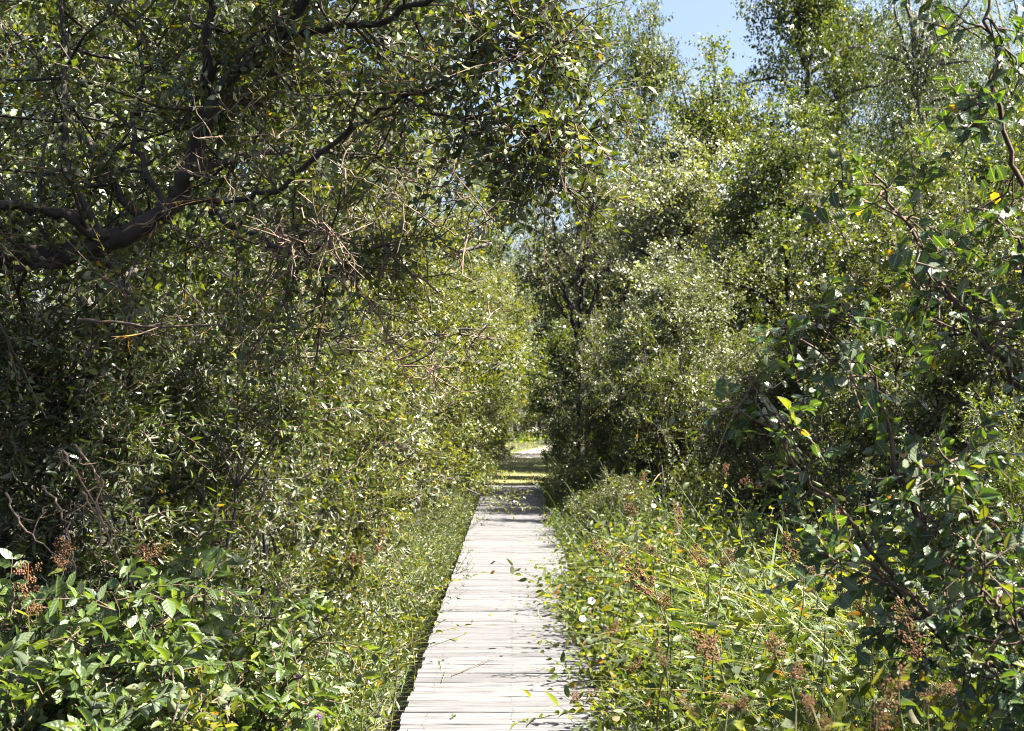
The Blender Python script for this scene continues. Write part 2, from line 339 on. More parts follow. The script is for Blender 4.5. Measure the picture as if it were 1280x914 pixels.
# ------------------------------------------------------------------ plant prototypes
def make_plant(seed, H, Rad, low=.12, fork=.2, nlimb=14, nsub=14, nshoot=14, K=10, leaf=.05, tpl=T_OVATE, lm='leaf', bark='bark_grey', stems=1,
               shootL=.4, droop=.15, prof='shrub', r0=.06, twigs=True, yellow=.008, outw=.5, rnd=.75, up=.4, spreadr=(.5, .95), subl=.42, trunk_pts=None, limbs_apart=True, angle=.95, hang=0.0):
    rg = np.random.default_rng(seed)
    def profile(u):
        if prof == 'shrub': return (math.sin(math.pi * min(1, .22 + .70 * u))) ** .7
        if prof == 'tree': return math.sin(math.pi * (.12 + .83 * u)) ** .75
        return (1 - u) ** .6 * .9 + .12                                           # tall tree
    trunks = []
    for s in range(stems):
        a = rg.random() * 6.28; b = (0.0 if stems == 1 else .12 * Rad) * np.array([math.cos(a), math.sin(a), 0])
        tip = b * 3 + np.array([rg.normal(0, .05 * H * .5), rg.normal(0, .05 * H * .5), H * (.85 if stems == 1 else .6)])
        trunks.append(smooth_path([b + (0, 0, -.15), b + (tip - b) * .35 + rg.normal(0, .05, 3), b + (tip - b) * .7 + rg.normal(0, .08, 3), tip], 12, .012, rg))
    tg = Geo()
    for tr in trunks: tube(tg, tr, r0 * np.linspace(1.15, .22, len(tr)) / math.sqrt(stems), 8, .06, rg)
    limbs, S0, SD, SO = [], [], [], []
    for i in range(nlimb):
        u = low + (1 - low) * ((i + rg.random()) / nlimb) ** .9
        th = i * 2.4 + rg.normal(0, .4); r = Rad * profile(u) * rg.uniform(*spreadr)
        tgt = np.array([math.cos(th) * r, math.sin(th) * r, u * H])
        tr = trunks[rg.integers(stems)]
        z0 = max(fork * H, min(tgt[2] - .5 * r, .82 * tr[-1][2]))
        t0 = np.clip((z0 + .15) / (tr[-1][2] + .15), .06, .95); a = at_t(tr, t0)
        lp = smooth_path([a, a + (tgt - a) * .45 + UP * .10 * r + rg.normal(0, .08 * r + .02, 3), tgt], 8, .012, rg)
        lg = Geo(); rl = r0 * (.62 - .4 * t0) / math.sqrt(stems) + .004
        tube(lg, lp, rl * np.linspace(1, .3, 8), 6, .05, rg); limbs.append(lg)
        outv = nrm(tgt - np.array([0, 0, tgt[2] * .75]))
        for j in range(nsub):
            t = rg.uniform(.3, 1.0); p = at_t(lp, t)
            d = nrm(outv * .55 + rg.standard_normal(3) * .75 + UP * .25)
            Ls = Rad * subl * rg.uniform(.5, 1.0); e = p + d * Ls
            sp = smooth_path([p, p + d * Ls * .5 + rg.normal(0, .05 * Ls, 3), e - UP * droop * .3 * Ls], 5)
            if twigs: tube(lg, sp, max(.004, rl * .35) * np.linspace(1, .35, 5), 4, 0, None, False)
            for q in range(nshoot):
                S0.append(at_t(sp, rg.uniform(.15, 1))); SD.append(d * .55 + rg.standard_normal(3) * (.7 - .5 * hang) + UP * (.22 - hang)); SO.append(outv)
    S0, SD, SO = map(np.array, (S0, SD, SO))
    L = shootL * rg.uniform(.55, 1.15, len(S0))
    P, D, N, sz, C = grow_shoots(S0, SD, L, K, leaf, rg, up=up, out=SO, outw=outw, rnd=rnd, droop=droop, angle=angle)
    cg = Geo(); put_leaves(cg, P, D, N, sz, tints(len(P), rg, yellow), tpl, rg)
    wg = None
    if twigs:
        wg = Geo(); tubes3(wg, C, np.tile(np.array([.0032, .0024, .0012]), (len(C), 1)) * (shootL / .35))
    pr = {'trunk': tg.mesh('trunk', M[bark]), 'crown': cg.mesh('crown', M[lm]), 'twigs': wg.mesh('twigs', M['twig']) if wg else None}
    if limbs_apart: pr['limbs'] = [l.mesh('limb', M[bark]) for l in limbs]
    else:
        a = Geo()
        for l in limbs:
            for v, q in zip(l.v, l.q): pass
        pr['limbs'] = []
        jn = Geo()
        for l in limbs:
            n0 = 0
            jn.add(np.concatenate(l.v), t=np.concatenate(l.t) if l.t else None, q=np.concatenate(l.q) if l.q else None)
        pr['limbs'] = [jn.mesh('limbs', M[bark])]
        pr['joined'] = True
    return pr
def place(pr, name, label, cat, loc, group=None, rz=0.0, s=1.0, color=(1, 1, 1), shrub=True):
    t = thing(name, label, cat, loc, group, rz, s)
    obj('stem' if shrub else 'trunk', pr['trunk'], t)
    for lm in pr['limbs']: obj('branch' if not pr.get('joined') else 'branchwork', lm, t, 'stuff' if pr.get('joined') else None)
    if pr['twigs']: obj('twigs', pr['twigs'], t, 'stuff')
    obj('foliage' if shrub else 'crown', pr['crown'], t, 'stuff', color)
    return t

PR = {}
PR['willow'] = make_plant(11, 3.2, 1.35, low=.05, nlimb=16, nsub=12, nshoot=9, K=10, leaf=.08, tpl=T_MLANCE, lm='leaf_pale', stems=5, r0=.06, shootL=.42, fork=.1)
PR['willow_b'] = make_plant(12, 3.0, 1.3, low=.05, nlimb=15, nsub=12, nshoot=10, K=11, leaf=.066, tpl=T_OVATE, lm='leaf', stems=4, r0=.06, shootL=.36, fork=.1, yellow=.012)
PR['alder'] = make_plant(13, 5.0, 1.7, low=.08, nlimb=20, nsub=14, nshoot=13, K=9, leaf=.064, tpl=T_ROUND, lm='leaf_pale', stems=3, r0=.09, shootL=.36, fork=.1, subl=.36)
PR['fine'] = make_plant(14, 2.6, 1.2, low=.05, nlimb=17, nsub=13, nshoot=11, K=11, leaf=.051, tpl=T_OVATE, lm='leaf_pale', stems=6, r0=.05, shootL=.38, fork=.08)
PR['tree'] = make_plant(15, 7.2, 2.0, low=.30, fork=.34, nlimb=24, nsub=14, nshoot=12, K=9, leaf=.082, tpl=T_ROUND, lm='leaf_pale', bark='bark', stems=1, r0=.12, shootL=.5, prof='tree', subl=.38, twigs=False)
PR['sallow'] = make_plant(16, 6.0, 2.0, low=.12, fork=.15, nlimb=24, nsub=14, nshoot=12, K=10, leaf=.064, tpl=T_OVATE, lm='leaf_sallow', stems=4, r0=.12, shootL=.4, prof='shrub', subl=.34, yellow=.015, twigs=False)
PR['aspen'] = dict(PR['tree']); PR['aspen']['crown'] = PR['tree']['crown'].copy(); PR['aspen']['crown'].materials.clear(); PR['aspen']['crown'].materials.append(M['leaf_silver'])
PR['tall'] = make_plant(17, 12.0, 3.4, low=.16, fork=.2, nlimb=28, nsub=14, nshoot=8, K=9, leaf=.145, tpl=T_OVATE, lm='leaf', stems=1, r0=.2, shootL=.8, prof='tree', subl=.34, twigs=False, limbs_apart=False)
PR['weeping'] = make_plant(18, 15.0, 3.2, low=.25, fork=.22, nlimb=34, nsub=11, nshoot=5, K=25, leaf=.13, tpl=T_LANCE, lm='leaf', angle=.5, hang=.85, stems=1, r0=.24, shootL=2.6, prof='tree', subl=.3, droop=.6, twigs=False, limbs_apart=False)

# ------------------------------------------------------------------ the setting: ground, path
def ground_z(x, y):
    side = np.clip((np.abs(x) - .55) / .5, 0, 1)
    z = -.24 + .05 * np.sin(x * 1.7 + y * .6) * side + .05 * np.sin(y * .9 + x * .4) * side
    return z * (1 - np.clip((y - 27) / 4, 0, 1)) + np.clip((y - 27) / 4, 0, 1) * (-.02 + .03 * np.sin(x * .9) * np.sin(y * .5))
gx = np.concatenate([np.linspace(-400, -12, 12), np.linspace(-10, 10, 81), np.linspace(12, 400, 12)]); gy = np.concatenate([np.linspace(-60, 2, 12), np.linspace(3, 60, 115), np.linspace(65, 900, 20)])
X, Y = np.meshgrid(gx, gy); Z = ground_z(X, Y)
g = Geo(); nx, ny = len(gx), len(gy); i = np.arange(ny - 1)[:, None] * nx; j = np.arange(nx - 1)[None]
g.add(np.stack([X, Y, Z], -1), q=np.stack([i + j, i + j + 1, i + nx + j + 1, i + nx + j], -1))
obj('ground', g.mesh('ground', M['soil']), kind='structure')
def path_x(y): return np.interp(y, [28, 36, 44, 52, 60, 75], [0, .08, .35, .95, 2.0, 5.0])
def strip(name, y0, y1, w, m, lift, n=30):
    ys = np.linspace(y0, y1, n); us = np.linspace(-1, 1, 7); r_ = np.random.default_rng(3)
    v = []
    for y in ys:
        ww = w * (1 + .15 * r_.standard_normal())
        for u in us: x = path_x(y) + u * ww; v.append((x, y, ground_z(x, y) + lift))
    i = np.arange(n - 1)[:, None] * 7; j = np.arange(6)[None]
    g = Geo(); g.add(v, q=np.stack([i + j, i + j + 1, i + 7 + j + 1, i + 7 + j], -1)); obj(name, g.mesh(name, M[m]), kind='structure')
strip('grass_path', 29.9, 75, 1.0, 'turf', .012, 60)
strip('sand_path', 46.5, 62, .62, 'sand', .03)

# ------------------------------------------------------------------ boardwalk
bw = thing('boardwalk', 'long straight grey boardwalk of weathered cross planks leading into the trees', 'boardwalk', (0, 0, 0))
PITCH = .138
def plank_mesh(i):
    r_ = np.random.default_rng(100 + i); nxp = 9
    xs = np.linspace(-.585, .585, nxp) + np.array([r_.normal(0, .003)] + [0] * (nxp - 2) + [r_.normal(0, .003)])
    w = .0628 + r_.normal(0, .0012); prof = [(-w, -.036), (-w, -.004), (-w + .004, 0), (w - .004, 0), (w, -.004), (w, -.036)]
    v = []
    for k, x in enumerate(xs):
        z0, y0 = r_.normal(0, .0009), r_.normal(0, .0009)
        for (y, z) in prof: v.append((x, y + y0, z + z0))
    q = [(k * 6 + a, (k + 1) * 6 + a, (k + 1) * 6 + (a + 1) % 6, k * 6 + (a + 1) % 6) for k in range(nxp - 1) for a in range(6)]
    t = [(0, a, a + 1) for a in range(1, 5)] + [(b, b + a + 1, b + a) for b in [(nxp - 1) * 6] for a in range(1, 5)]
    g = Geo(); g.add(v, q=q, t=t); return g.mesh('plank', M['plank'], False)
PM = [plank_mesh(i) for i in range(8)]
yy = -1.2; nails = Geo()
while yy < 30.0:
    o = obj('plank', PM[rng.integers(8)], bw)
    o.location = (rng.normal(0, .0035), yy, rng.normal(0, .0012)); o.rotation_euler = (rng.normal(0, .006), rng.normal(0, .0015), rng.normal(0, .0012) + (math.pi if rng.random() < .5 else 0))
    for x in (-.46, 0, .46):
        for dy in (-.03, .03):
            cx_, cy_, a_ = x + rng.normal(0, .006), yy + dy + rng.normal(0, .005), np.arange(6) * math.pi / 3
            nails.add(np.concatenate([[[cx_, cy_, .0035]], np.stack([cx_ + .0055 * np.cos(a_), cy_ + .0055 * np.sin(a_), np.full(6, .0012)], -1)]), t=[(0, 1 + k, 1 + (k + 1) % 6) for k in range(6)])
    yy += PITCH + abs(rng.normal(0, .0035)) * (3 if rng.random() < .12 else 1)
obj('nails', nails.mesh('nails', simple('rusty_nail', (.07, .045, .03), .6)), bw, 'stuff')
for x in (-.46, 0.0, .46):
    g = Geo(); g.add([(x + a, y, z) for y in (-1.3, 30.05) for a, z in ((-.04, -.17), (.04, -.17), (.04, -.041), (-.04, -.041))], q=[(0, 1, 2, 3), (7, 6, 5, 4), (0, 4, 5, 1), (1, 5, 6, 2), (2, 6, 7, 3), (3, 7, 4, 0)])
    obj('beam', g.mesh('beam', M['beam'], False), bw)
g = Geo(); tube(g, [(0, 0, -.45), (0, 0, -.172)], [.05, .05], 8); pm_ = g.mesh('post', M['beam'])
for y in np.arange(.5, 30, 2.4):
    for x in (-.46, .46): o = obj('post', pm_, bw); o.location = (x, y, 0)

# ------------------------------------------------------------------ near left: the tree whose limbs hang over the path
def custom_tree(name, label, cat, base, limbs, rg, key, tpl, lm, leaf, bark, n_hero=300, nshoot=12, K=9, shootL=.34, opposite=False, droop=.15, color=None, up=.45, rnd=.55, yellow=.02, crown='crown', outw=.3):
    """limbs: (points, radius0, radius1, sub-branches, length, from t, bias) in world coordinates."""
    base = np.array(base, float); t = thing(name, label, cat, tuple(base))
    S0, SD, SO, LL = [], [], [], []
    for li, (pts, ra, rb, nsub, slen, t0, bias) in enumerate(limbs):
        path = smooth_path(np.array(pts, float) - base, 5 * len(pts), .012, rg); lg = Geo()
        n = len(path); tube(lg, path, np.linspace(ra, rb, n), 9 if ra > .03 else 6, .07, rg)
        for _ in range(nsub):
            p = at_t(path, rg.uniform(t0, 1)); d = nrm(rg.standard_normal(3) * .8 + np.array(bias))
            Ls = slen * rg.uniform(.5, 1.1); sp = smooth_path([p, p + d * Ls * .5 + rg.normal(0, .06 * Ls, 3), p + d * Ls - UP * droop * .4 * Ls], 6, .006, rg)
            tube(lg, sp, max(.005, min(rb, .012)) * np.linspace(1, .3, 6), 5, 0, None, False)
            for q in range(nshoot):
                S0.append(at_t(sp, rg.uniform(.1, 1))); SD.append(d * .6 + rg.standard_normal(3) * .65 + UP * .15); SO.append(d)
        obj('trunk' if li == 0 else 'limb', lg.mesh('limb', M[bark]), t)
    S0, SD, SO = map(np.array, (S0, SD, SO))
    P, D, N, sz, C = grow_shoots(S0, SD, shootL * rg.uniform(.5, 1.15, len(S0)), K, leaf, rg, up=up, out=SO, outw=outw, rnd=rnd, droop=droop, opposite=opposite)
    idx = showing_most(P, base, n_hero); keep = np.ones(len(P), bool); keep[idx] = False
    leaf_objects(t, P[idx], D[idx], N[idx], sz[idx], key, rg)
    cg = Geo(); put_leaves(cg, P[keep], D[keep], N[keep], sz[keep], tints(keep.sum(), rg, yellow), tpl, rg)
    obj(crown, cg.mesh(crown, M[lm]), t, 'stuff', color)
    wg = Geo(); tubes3(wg, C, np.tile(np.array([.0035, .0026, .0014]), (len(C), 1))); obj('twigs', wg.mesh('twigs', M['twig']), t, 'stuff')
    return t
W = world_at
rgl = np.random.default_rng(21)
near_left = custom_tree('overhanging_tree', 'dark forked tree with lichened limbs reaching over the boardwalk from the left', 'tree', (-2.95, 7.3, -.25), [
    ([(-2.95, 7.3, -.3), (-3.0, 7.35, 1.1), W(-70, 350, 7.2), W(60, 318, 7.05), W(140, 298, 7), W(205, 268, 7)], .08, .047, 6, .9, .5, (-.2, .4, .2)),
    ([W(200, 272, 7), W(232, 215, 6.95), W(262, 130, 6.85), W(312, 65, 6.8), W(380, -10, 6.7), W(450, -130, 6.5)], .047, .024, 14, .9, .3, (.1, .6, .2)),
    ([W(215, 255, 7), W(285, 250, 6.9), W(345, 235, 6.8), W(430, 165, 6.7), W(505, 122, 6.6), W(585, 82, 6.4), W(640, 62, 6.3)], .018, .006, 18, .6, .15, (.2, .3, .1)),
    ([W(140, 298, 7), W(60, 262, 6.9), W(-20, 248, 6.9), W(-160, 200, 6.8)], .034, .016, 12, .9, .1, (-.1, .2, .1)),
    ([W(335, 40, 6.9), W(400, 32, 6.8), W(470, 22, 6.6), W(560, -20, 6.4), W(640, -60, 6.2)], .026, .008, 16, .7, .2, (.3, .1, .1)),
    ([W(262, 135, 7), W(255, 60, 6.9), W(262, -40, 6.8), W(240, -200, 6.8)], .03, .012, 14, .9, .1, (-.1, .1, .1)),
    ([W(120, 300, 7), W(75, 180, 7.3), W(78, 60, 7.5), W(60, -60, 7.6)], .022, .010, 15, .8, .15, (-.2, .1, 0)),
    ([W(205, 270, 7), W(165, 180, 7.3), W(172, 90, 7.5), W(160, -30, 7.6)], .018, .008, 15, .8, .15, (0, .1, 0)),
    ([W(260, 265, 6.9), W(330, 300, 6.6), W(390, 330, 6.4), W(440, 345, 6.3)], .018, .007, 10, .5, .3, (.1, 0, .1)),
    ([W(505, 122, 6.5), W(560, 140, 6.3), W(620, 150, 6.2), W(670, 160, 6.1), W(712, 178, 6.0)], .008, .003, 12, .30, .2, (.3, 0, 0)),
    ([W(560, 90, 6.4), W(620, 50, 6.2), W(670, 45, 6.1), W(715, 60, 6.0)], .008, .003, 11, .32, .15, (.2, 0, .1)),
    ([W(590, 150, 6.3), W(640, 200, 6.2), W(680, 225, 6.1), W(708, 240, 6.0)], .005, .002, 5, .2, .3, (.2, 0, -.2)),
    ([W(130, 300, 7.1), W(60, 330, 7.0), W(-40, 340, 6.8)], .03, .012, 9, .7, .2, (-.1, -.2, 0)),
    ([W(230, 220, 7), W(320, 190, 7.4), W(420, 190, 7.9), W(520, 215, 8.3)], .022, .008, 18, .75, .15, (.2, .2, 0)),
    ([W(180, 280, 7), W(120, 200, 7.6), W(60, 120, 8.2), W(0, 40, 8.6)], .025, .009, 18, .9, .1, (0, .2, .1)),
    ([W(262, 130, 7), W(330, 100, 7.6), W(430, 90, 8.2), W(540, 110, 8.6)], .025, .009, 18, .8, .1, (.1, .2, .1)),
    ([W(380, -10, 6.7), (-.9, 6.6, 4.6), (-.1, 6.5, 5.3), (.9, 6.3, 5.8), (1.9, 6.2, 6.1)], .03, .01, 44, 1.0, .1, (.1, -.1, .1)),  # from here on: unseen limbs above the view, added to shade the left thicket
    ([W(450, -130, 6.5), (-.7, 7.1, 5.3), (.1, 7.7, 5.8), (1.0, 8.2, 6.1), (1.9, 8.5, 6.2)], .03, .01, 44, 1.0, .1, (.1, .1, .1)),
    ([W(450, -130, 6.5), (-.7, 7.6, 5.2), (-.1, 8.8, 5.8), (.8, 9.8, 6.1), (1.4, 10.6, 6.2)], .028, .01, 44, 1.0, .1, (.1, .1, .1)),
    ([W(240, -200, 6.8), (-1.5, 6.2, 5.2), (-.9, 5.6, 5.7), (-.1, 5.2, 6.0), (.7, 5.0, 6.1)], .028, .01, 32, 1.0, .1, (.1, -.1, .1)),
    ([W(240, -200, 6.8), (-1.9, 7.4, 5.2), (-1.9, 8.2, 5.9), (-1.4, 8.8, 6.3)], .026, .01, 20, 1.0, .1, (0, .1, .1)),
    ([W(240, -200, 6.8), (-1.9, 6.8, 5.4), (-1.0, 7.0, 6.2), (.4, 7.2, 6.8), (1.4, 7.2, 7.0)], .028, .01, 40, 1.0, .2, (0, 0, .1)),
], rgl, 'elliptic', T_OVATE, 'leaf', .054, 'bark', nshoot=13, K=9, rnd=.75)
# bare dead twigs and the yellow-lichened branches below its canopy
def bare_branch(name, pts, r0, r1, m, n, L, parent, base, rg, sub=3):
    path = smooth_path(np.array(pts) - base, 14, .008, rg); g = Geo(); tube(g, path, np.linspace(r0, r1, 14), 6, .08, rg)
    for _ in range(n):
        p = at_t(path, rg.uniform(.1, 1)); d = nrm(rg.standard_normal(3) + np.array([.3, -.1, -.1])); l = L * rg.uniform(.4, 1)
        sp = smooth_path([p, p + d * l * .5 + rg.normal(0, .04 * l, 3), p + d * l + rg.normal(0, .06 * l, 3)], 6); tube(g, sp, np.linspace(.004, .0018, 6), 4, 0, None, False)
        for _k in range(sub):
            q = at_t(sp, rg.uniform(.3, 1)); e = nrm(d + rg.standard_normal(3) * .7) * l * .45
            tube(g, smooth_path([q, q + e * .5 + rg.normal(0, .02, 3), q + e], 4), np.linspace(.0028, .0013, 4), 3, 0, None, False)
    return obj(name, g.mesh(name, M[m]), parent)
b0 = np.array([-2.95, 7.3, -.25])
for pts in ([W(398, 285, 6.4), W(440, 350, 6.3), W(470, 395, 6.25), W(492, 440, 6.2)], [W(455, 285, 6.5), W(495, 325, 6.4), W(545, 365, 6.3)], [W(95, 400, 6.4), W(180, 408, 6.3), W(280, 408, 6.2)], [W(150, 290, 6.7), W(205, 265, 6.75), W(225, 250, 6.8)]):
    bare_branch('lichen_branch', pts, .008, .004, 'lichen', 9, .28, near_left, b0, rgl)
for _ in range(30):
    x, y = rgl.uniform(190, 560), rgl.uniform(170, 430); d = rgl.uniform(5.9, 7.2)
    a = rgl.uniform(-.3, 1.3); l = rgl.uniform(60, 150)
    bare_branch('dead_branch', [W(x, y, d), W(x + l * .5 * math.cos(a), y + l * .5 * math.sin(a), d - .1), W(x + l * math.cos(a) + rgl.normal(0, 12), y + l * math.sin(a), d - .2)], .0036, .0018, 'dead', 5, .24, near_left, b0, rgl)
for _ in range(5):
    x, y = rgl.uniform(0, 120), rgl.uniform(560, 650)
    bare_branch('dead_branch', [W(x, y - 30, 6.5), W(x + 30, y + 20, 6.4), W(x + rgl.uniform(20, 90), y + rgl.uniform(60, 130), 6.3)], .006, .003, 'dead', 3, .16, near_left, b0, rgl)

# ------------------------------------------------------------------ near left below: dogwood with big veined leaves
rgd = np.random.default_rng(31)
def fan(base, targets, r=.011, nsub=5, sl=.3, t0=.35, bias=(.1, -.2, .1)):
    base = np.array(base, float); out = []
    for q in targets:
        q = np.array(q, float); m1 = base + (q - base) * .5 + np.array([0, 0, .18])
        out.append(([base, m1, q], r, .004, nsub, sl, t0, bias))
    return out
custom_tree('dogwood_shrub', 'dogwood shrub with large veined leaves filling the near left corner', 'shrub', (-2.0, 6.1, -.25),
    fan((-2.0, 6.1, -.3), [W(x, y, d) for x, y, d in ((20, 740, 5.9), (90, 790, 5.7), (150, 730, 5.8), (185, 800, 5.6), (60, 860, 5.4), (130, 880, 5.3), (230, 850, 5.4), (15, 900, 5.2), (240, 745, 5.8), (-60, 800, 5.6), (100, 930, 5.1), (200, 930, 5.1))], nsub=6, sl=.27),
    rgd, 'dogwood', T_MOVATE, 'leaf_cool', .088, 'stem', nshoot=5, K=8, shootL=.30, opposite=True, droop=.35, up=.7, rnd=.4, crown='foliage', color=(1.2, 1.2, 1))
custom_tree('dogwood_shrub', 'arching dogwood with hanging veined leaves between the dark hedge and the left verge', 'shrub', (-1.35, 6.9, -.25),
    fan((-1.35, 6.9, -.3), [W(x, y, d) for x, y, d in ((225, 735, 6.3), (260, 800, 6.2), (310, 830, 6.0), (330, 770, 6.3), (290, 890, 5.8), (360, 900, 6.0), (380, 840, 6.3), (400, 930, 6.0), (240, 700, 6.5), (410, 780, 6.7))], nsub=6, sl=.25),
    rgd, 'dogwood', T_MOVATE, 'leaf_cool', .076, 'stem', nshoot=5, K=8, shootL=.24, opposite=True, droop=.35, up=.75, rnd=.35, crown='foliage', color=(1.25, 1.2, .8))
custom_tree('bramble_shrub', 'bright yellow green bramble at the foot of the dogwood', 'shrub', (-1.35, 5.7, -.25),
    fan((-1.35, 5.7, -.3), [W(x, y, d) for x, y, d in ((210, 880, 5.4), (260, 860, 5.3), (290, 900, 5.2), (240, 920, 5.2), (200, 930, 5.2))], nsub=4, sl=.2),
    rgd, 'round', T_MROUND, 'leaf_fresh', .05, 'stem', n_hero=150, nshoot=5, K=6, shootL=.18, up=.8, rnd=.4, crown='foliage', color=(1.5, 1.4, .8))

# ------------------------------------------------------------------ near right: the dark broad-leaved shrub
rgr = np.random.default_rng(41); B = (2.15, 5.3, -.3)
custom_tree('alder_buckthorn', 'dark broad leaved shrub leaning in at the right edge of the path', 'shrub', (2.15, 5.3, -.25), [
    ([B, W(1290, 800, 5.2), W(1180, 690, 5.1), W(1125, 600, 5.0), W(1085, 470, 5.0), W(1000, 425, 5.0)], .016, .004, 18, .32, .3, (-.3, -.1, .1)),
    ([B, W(1330, 620, 5.2), W(1260, 470, 5.1), W(1200, 390, 5.0), W(1140, 285, 5.0), W(1090, 215, 5.0)], .018, .004, 14, .26, .4, (-.1, 0, .2)),
    ([B, W(1340, 480, 5.2), W(1290, 300, 5.0), W(1260, 170, 4.9), W(1240, 20, 4.8), W(1235, -60, 4.8)], .016, .004, 16, .22, .35, (.1, 0, .1)),
    ([B, W(1280, 880, 5.1), W(1170, 800, 5.0), W(1060, 650, 4.9), W(975, 560, 4.9), W(930, 470, 4.9)], .014, .003, 16, .26, .3, (-.2, 0, 0)),
    ([B, W(1300, 900, 5.0), W(1230, 840, 4.9), W(1130, 740, 4.8), W(1040, 680, 4.8)], .014, .004, 16, .28, .3, (-.2, 0, 0)),
    ([B, W(1330, 760, 4.9), W(1270, 690, 4.8), W(1215, 640, 4.7), W(1170, 560, 4.7)], .012, .004, 16, .28, .35, (0, 0, 0)),
    ([B, W(1320, 860, 4.8), W(1265, 790, 4.6), W(1220, 740, 4.6)], .012, .004, 13, .26, .4, (0, -.1, 0)),
    ([B, W(1330, 900, 4.7), W(1280, 880, 4.6), W(1240, 850, 4.6)], .012, .004, 6, .24, .4, (0, 0, .1)),
    ([B, W(1380, 420, 5.1), W(1330, 330, 5.0), W(1270, 300, 4.9), W(1215, 260, 4.9)], .012, .004, 14, .24, .4, (0, 0, .1)),
    ([B, W(1380, 500, 5.1), W(1320, 450, 5.0), W(1265, 400, 4.9), W(1225, 480, 4.9)], .012, .004, 14, .26, .4, (0, 0, .1)),
], rgr, 'broad', T_MROUND, 'leaf_broad', .058, 'twig', nshoot=4, K=6, shootL=.22, droop=.2, up=.5, rnd=.5, yellow=.015, crown='foliage')

# ------------------------------------------------------------------ shrubs and trees along both sides
def S(kind, name, label, cat, x, y, rz, s, color=(1, 1, 1), group=None, shrub=True, z=None):
    place(PR[kind], name, label, cat, (x, y, float(ground_z(np.array(x), np.array(y))) if z is None else z), group, rz, s, color, shrub)
GL = 'shrubs of the left hedge'
S('willow', 'willow_shrub', 'dense dark willow shrub behind the dogwood at the left edge', 'shrub', -2.9, 8.0, .3, .95, (.75, .85, .8), GL)  # this and the next: leaf tint darkened to deepen the shade under the tree
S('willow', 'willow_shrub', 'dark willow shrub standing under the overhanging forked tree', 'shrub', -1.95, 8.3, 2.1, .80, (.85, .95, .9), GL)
S('willow_b', 'sallow_shrub', 'leafy sallow shrub just past the overhanging tree, first along the boardwalk edge', 'shrub', -1.75, 9.9, 1.0, .82, (1.15, 1.1, .9), GL)
S('willow', 'willow_shrub', 'sunlit willow shrub with pale leaf backs beside the left board edge', 'shrub', -1.75, 11.7, 4.0, .80, (1.2, 1.15, .9), GL)
S('willow_b', 'sallow_shrub', 'second sallow along the left board edge, yellowing at its tips', 'shrub', -1.85, 13.5, 2.7, .95, (1.4, 1.25, .8), GL)
S('willow', 'willow_shrub', 'tall willow shrub arching towards the boards halfway down the left side', 'shrub', -2.1, 15.6, 5.2, 1.1, (1.25, 1.15, .9), GL)
S('sallow', 'sallow_tree', 'yellow green bushy sallow lit by sun above the left hedge', 'tree', -1.55, 19.2, .4, (.95, .95, .92), (1.1, 1.1, 1.1), None, False)
S('willow_b', 'sallow_shrub', 'low sallow shrub beneath the yellow green sallow at the shaded boards', 'shrub', -1.75, 20.5, 3.3, .85, (1.2, 1.1, .9), GL)
S('willow_b', 'sallow_shrub', 'sallow shrub on the left where the shadow bands cross the boards', 'shrub', -1.95, 23.5, 1.3, 1.0, (1.2, 1.15, .9), GL)
S('alder', 'alder_shrub', 'alder shrub overhanging the far left end of the boardwalk', 'shrub', -1.6, 27.0, .9, .95, (1.1, 1.1, .9), GL)
S('willow_b', 'sallow_shrub', 'sallow shrub beside the grass path just past the boards on the left', 'shrub', -1.25, 31.5, 5.0, .95, (1.2, 1.2, .8), GL)
S('alder', 'alder_tree', 'alder leaning over the grass path and closing the tunnel on the left', 'tree', -1.9, 37.0, 2.5, 1.1, (1.2, 1.2, .8), None, False)
GT = 'tall trees behind the left hedge'
S('tall', 'tall_tree', 'tall tree behind the overhanging forked tree, its crown out over the boardwalk', 'tree', -4.0, 12.5, 1.0, .72, (.9, .95, .9), GT, False)
S('tall', 'tall_tree', 'tall fine leaved tree whose crown reaches the patch of sky from the left', 'tree', -2.3, 24.5, 2.0, .92, (1.05, 1.0, .9), GT, False)
S('tree', 'young_tree', 'young tree behind the left hedge near the dark willow shrubs', 'tree', -4.2, 9.8, 4.0, .85, (.85, .9, .9), GT, False)
S('tree', 'young_tree', 'young tree behind the left hedge halfway along the boards', 'tree', -3.6, 16.5, 1.7, 1.0, (1, 1, .9), GT, False)
S('tall', 'tall_tree', 'tall tree behind the yellow green sallow', 'tree', -5.0, 20.0, 4.4, .85, (1, 1, .9), GT, False)
S('tree', 'young_tree', 'young tree at the far left behind the boardwalk end', 'tree', -3.8, 30.0, .2, 1.0, (1.05, 1.05, .9), GT, False)
S('tall', 'tall_tree', 'tall tree on the left far beyond the boardwalk end', 'tree', -4.2, 40.0, 3.0, .9, (1, 1.05, .9), GT, False)

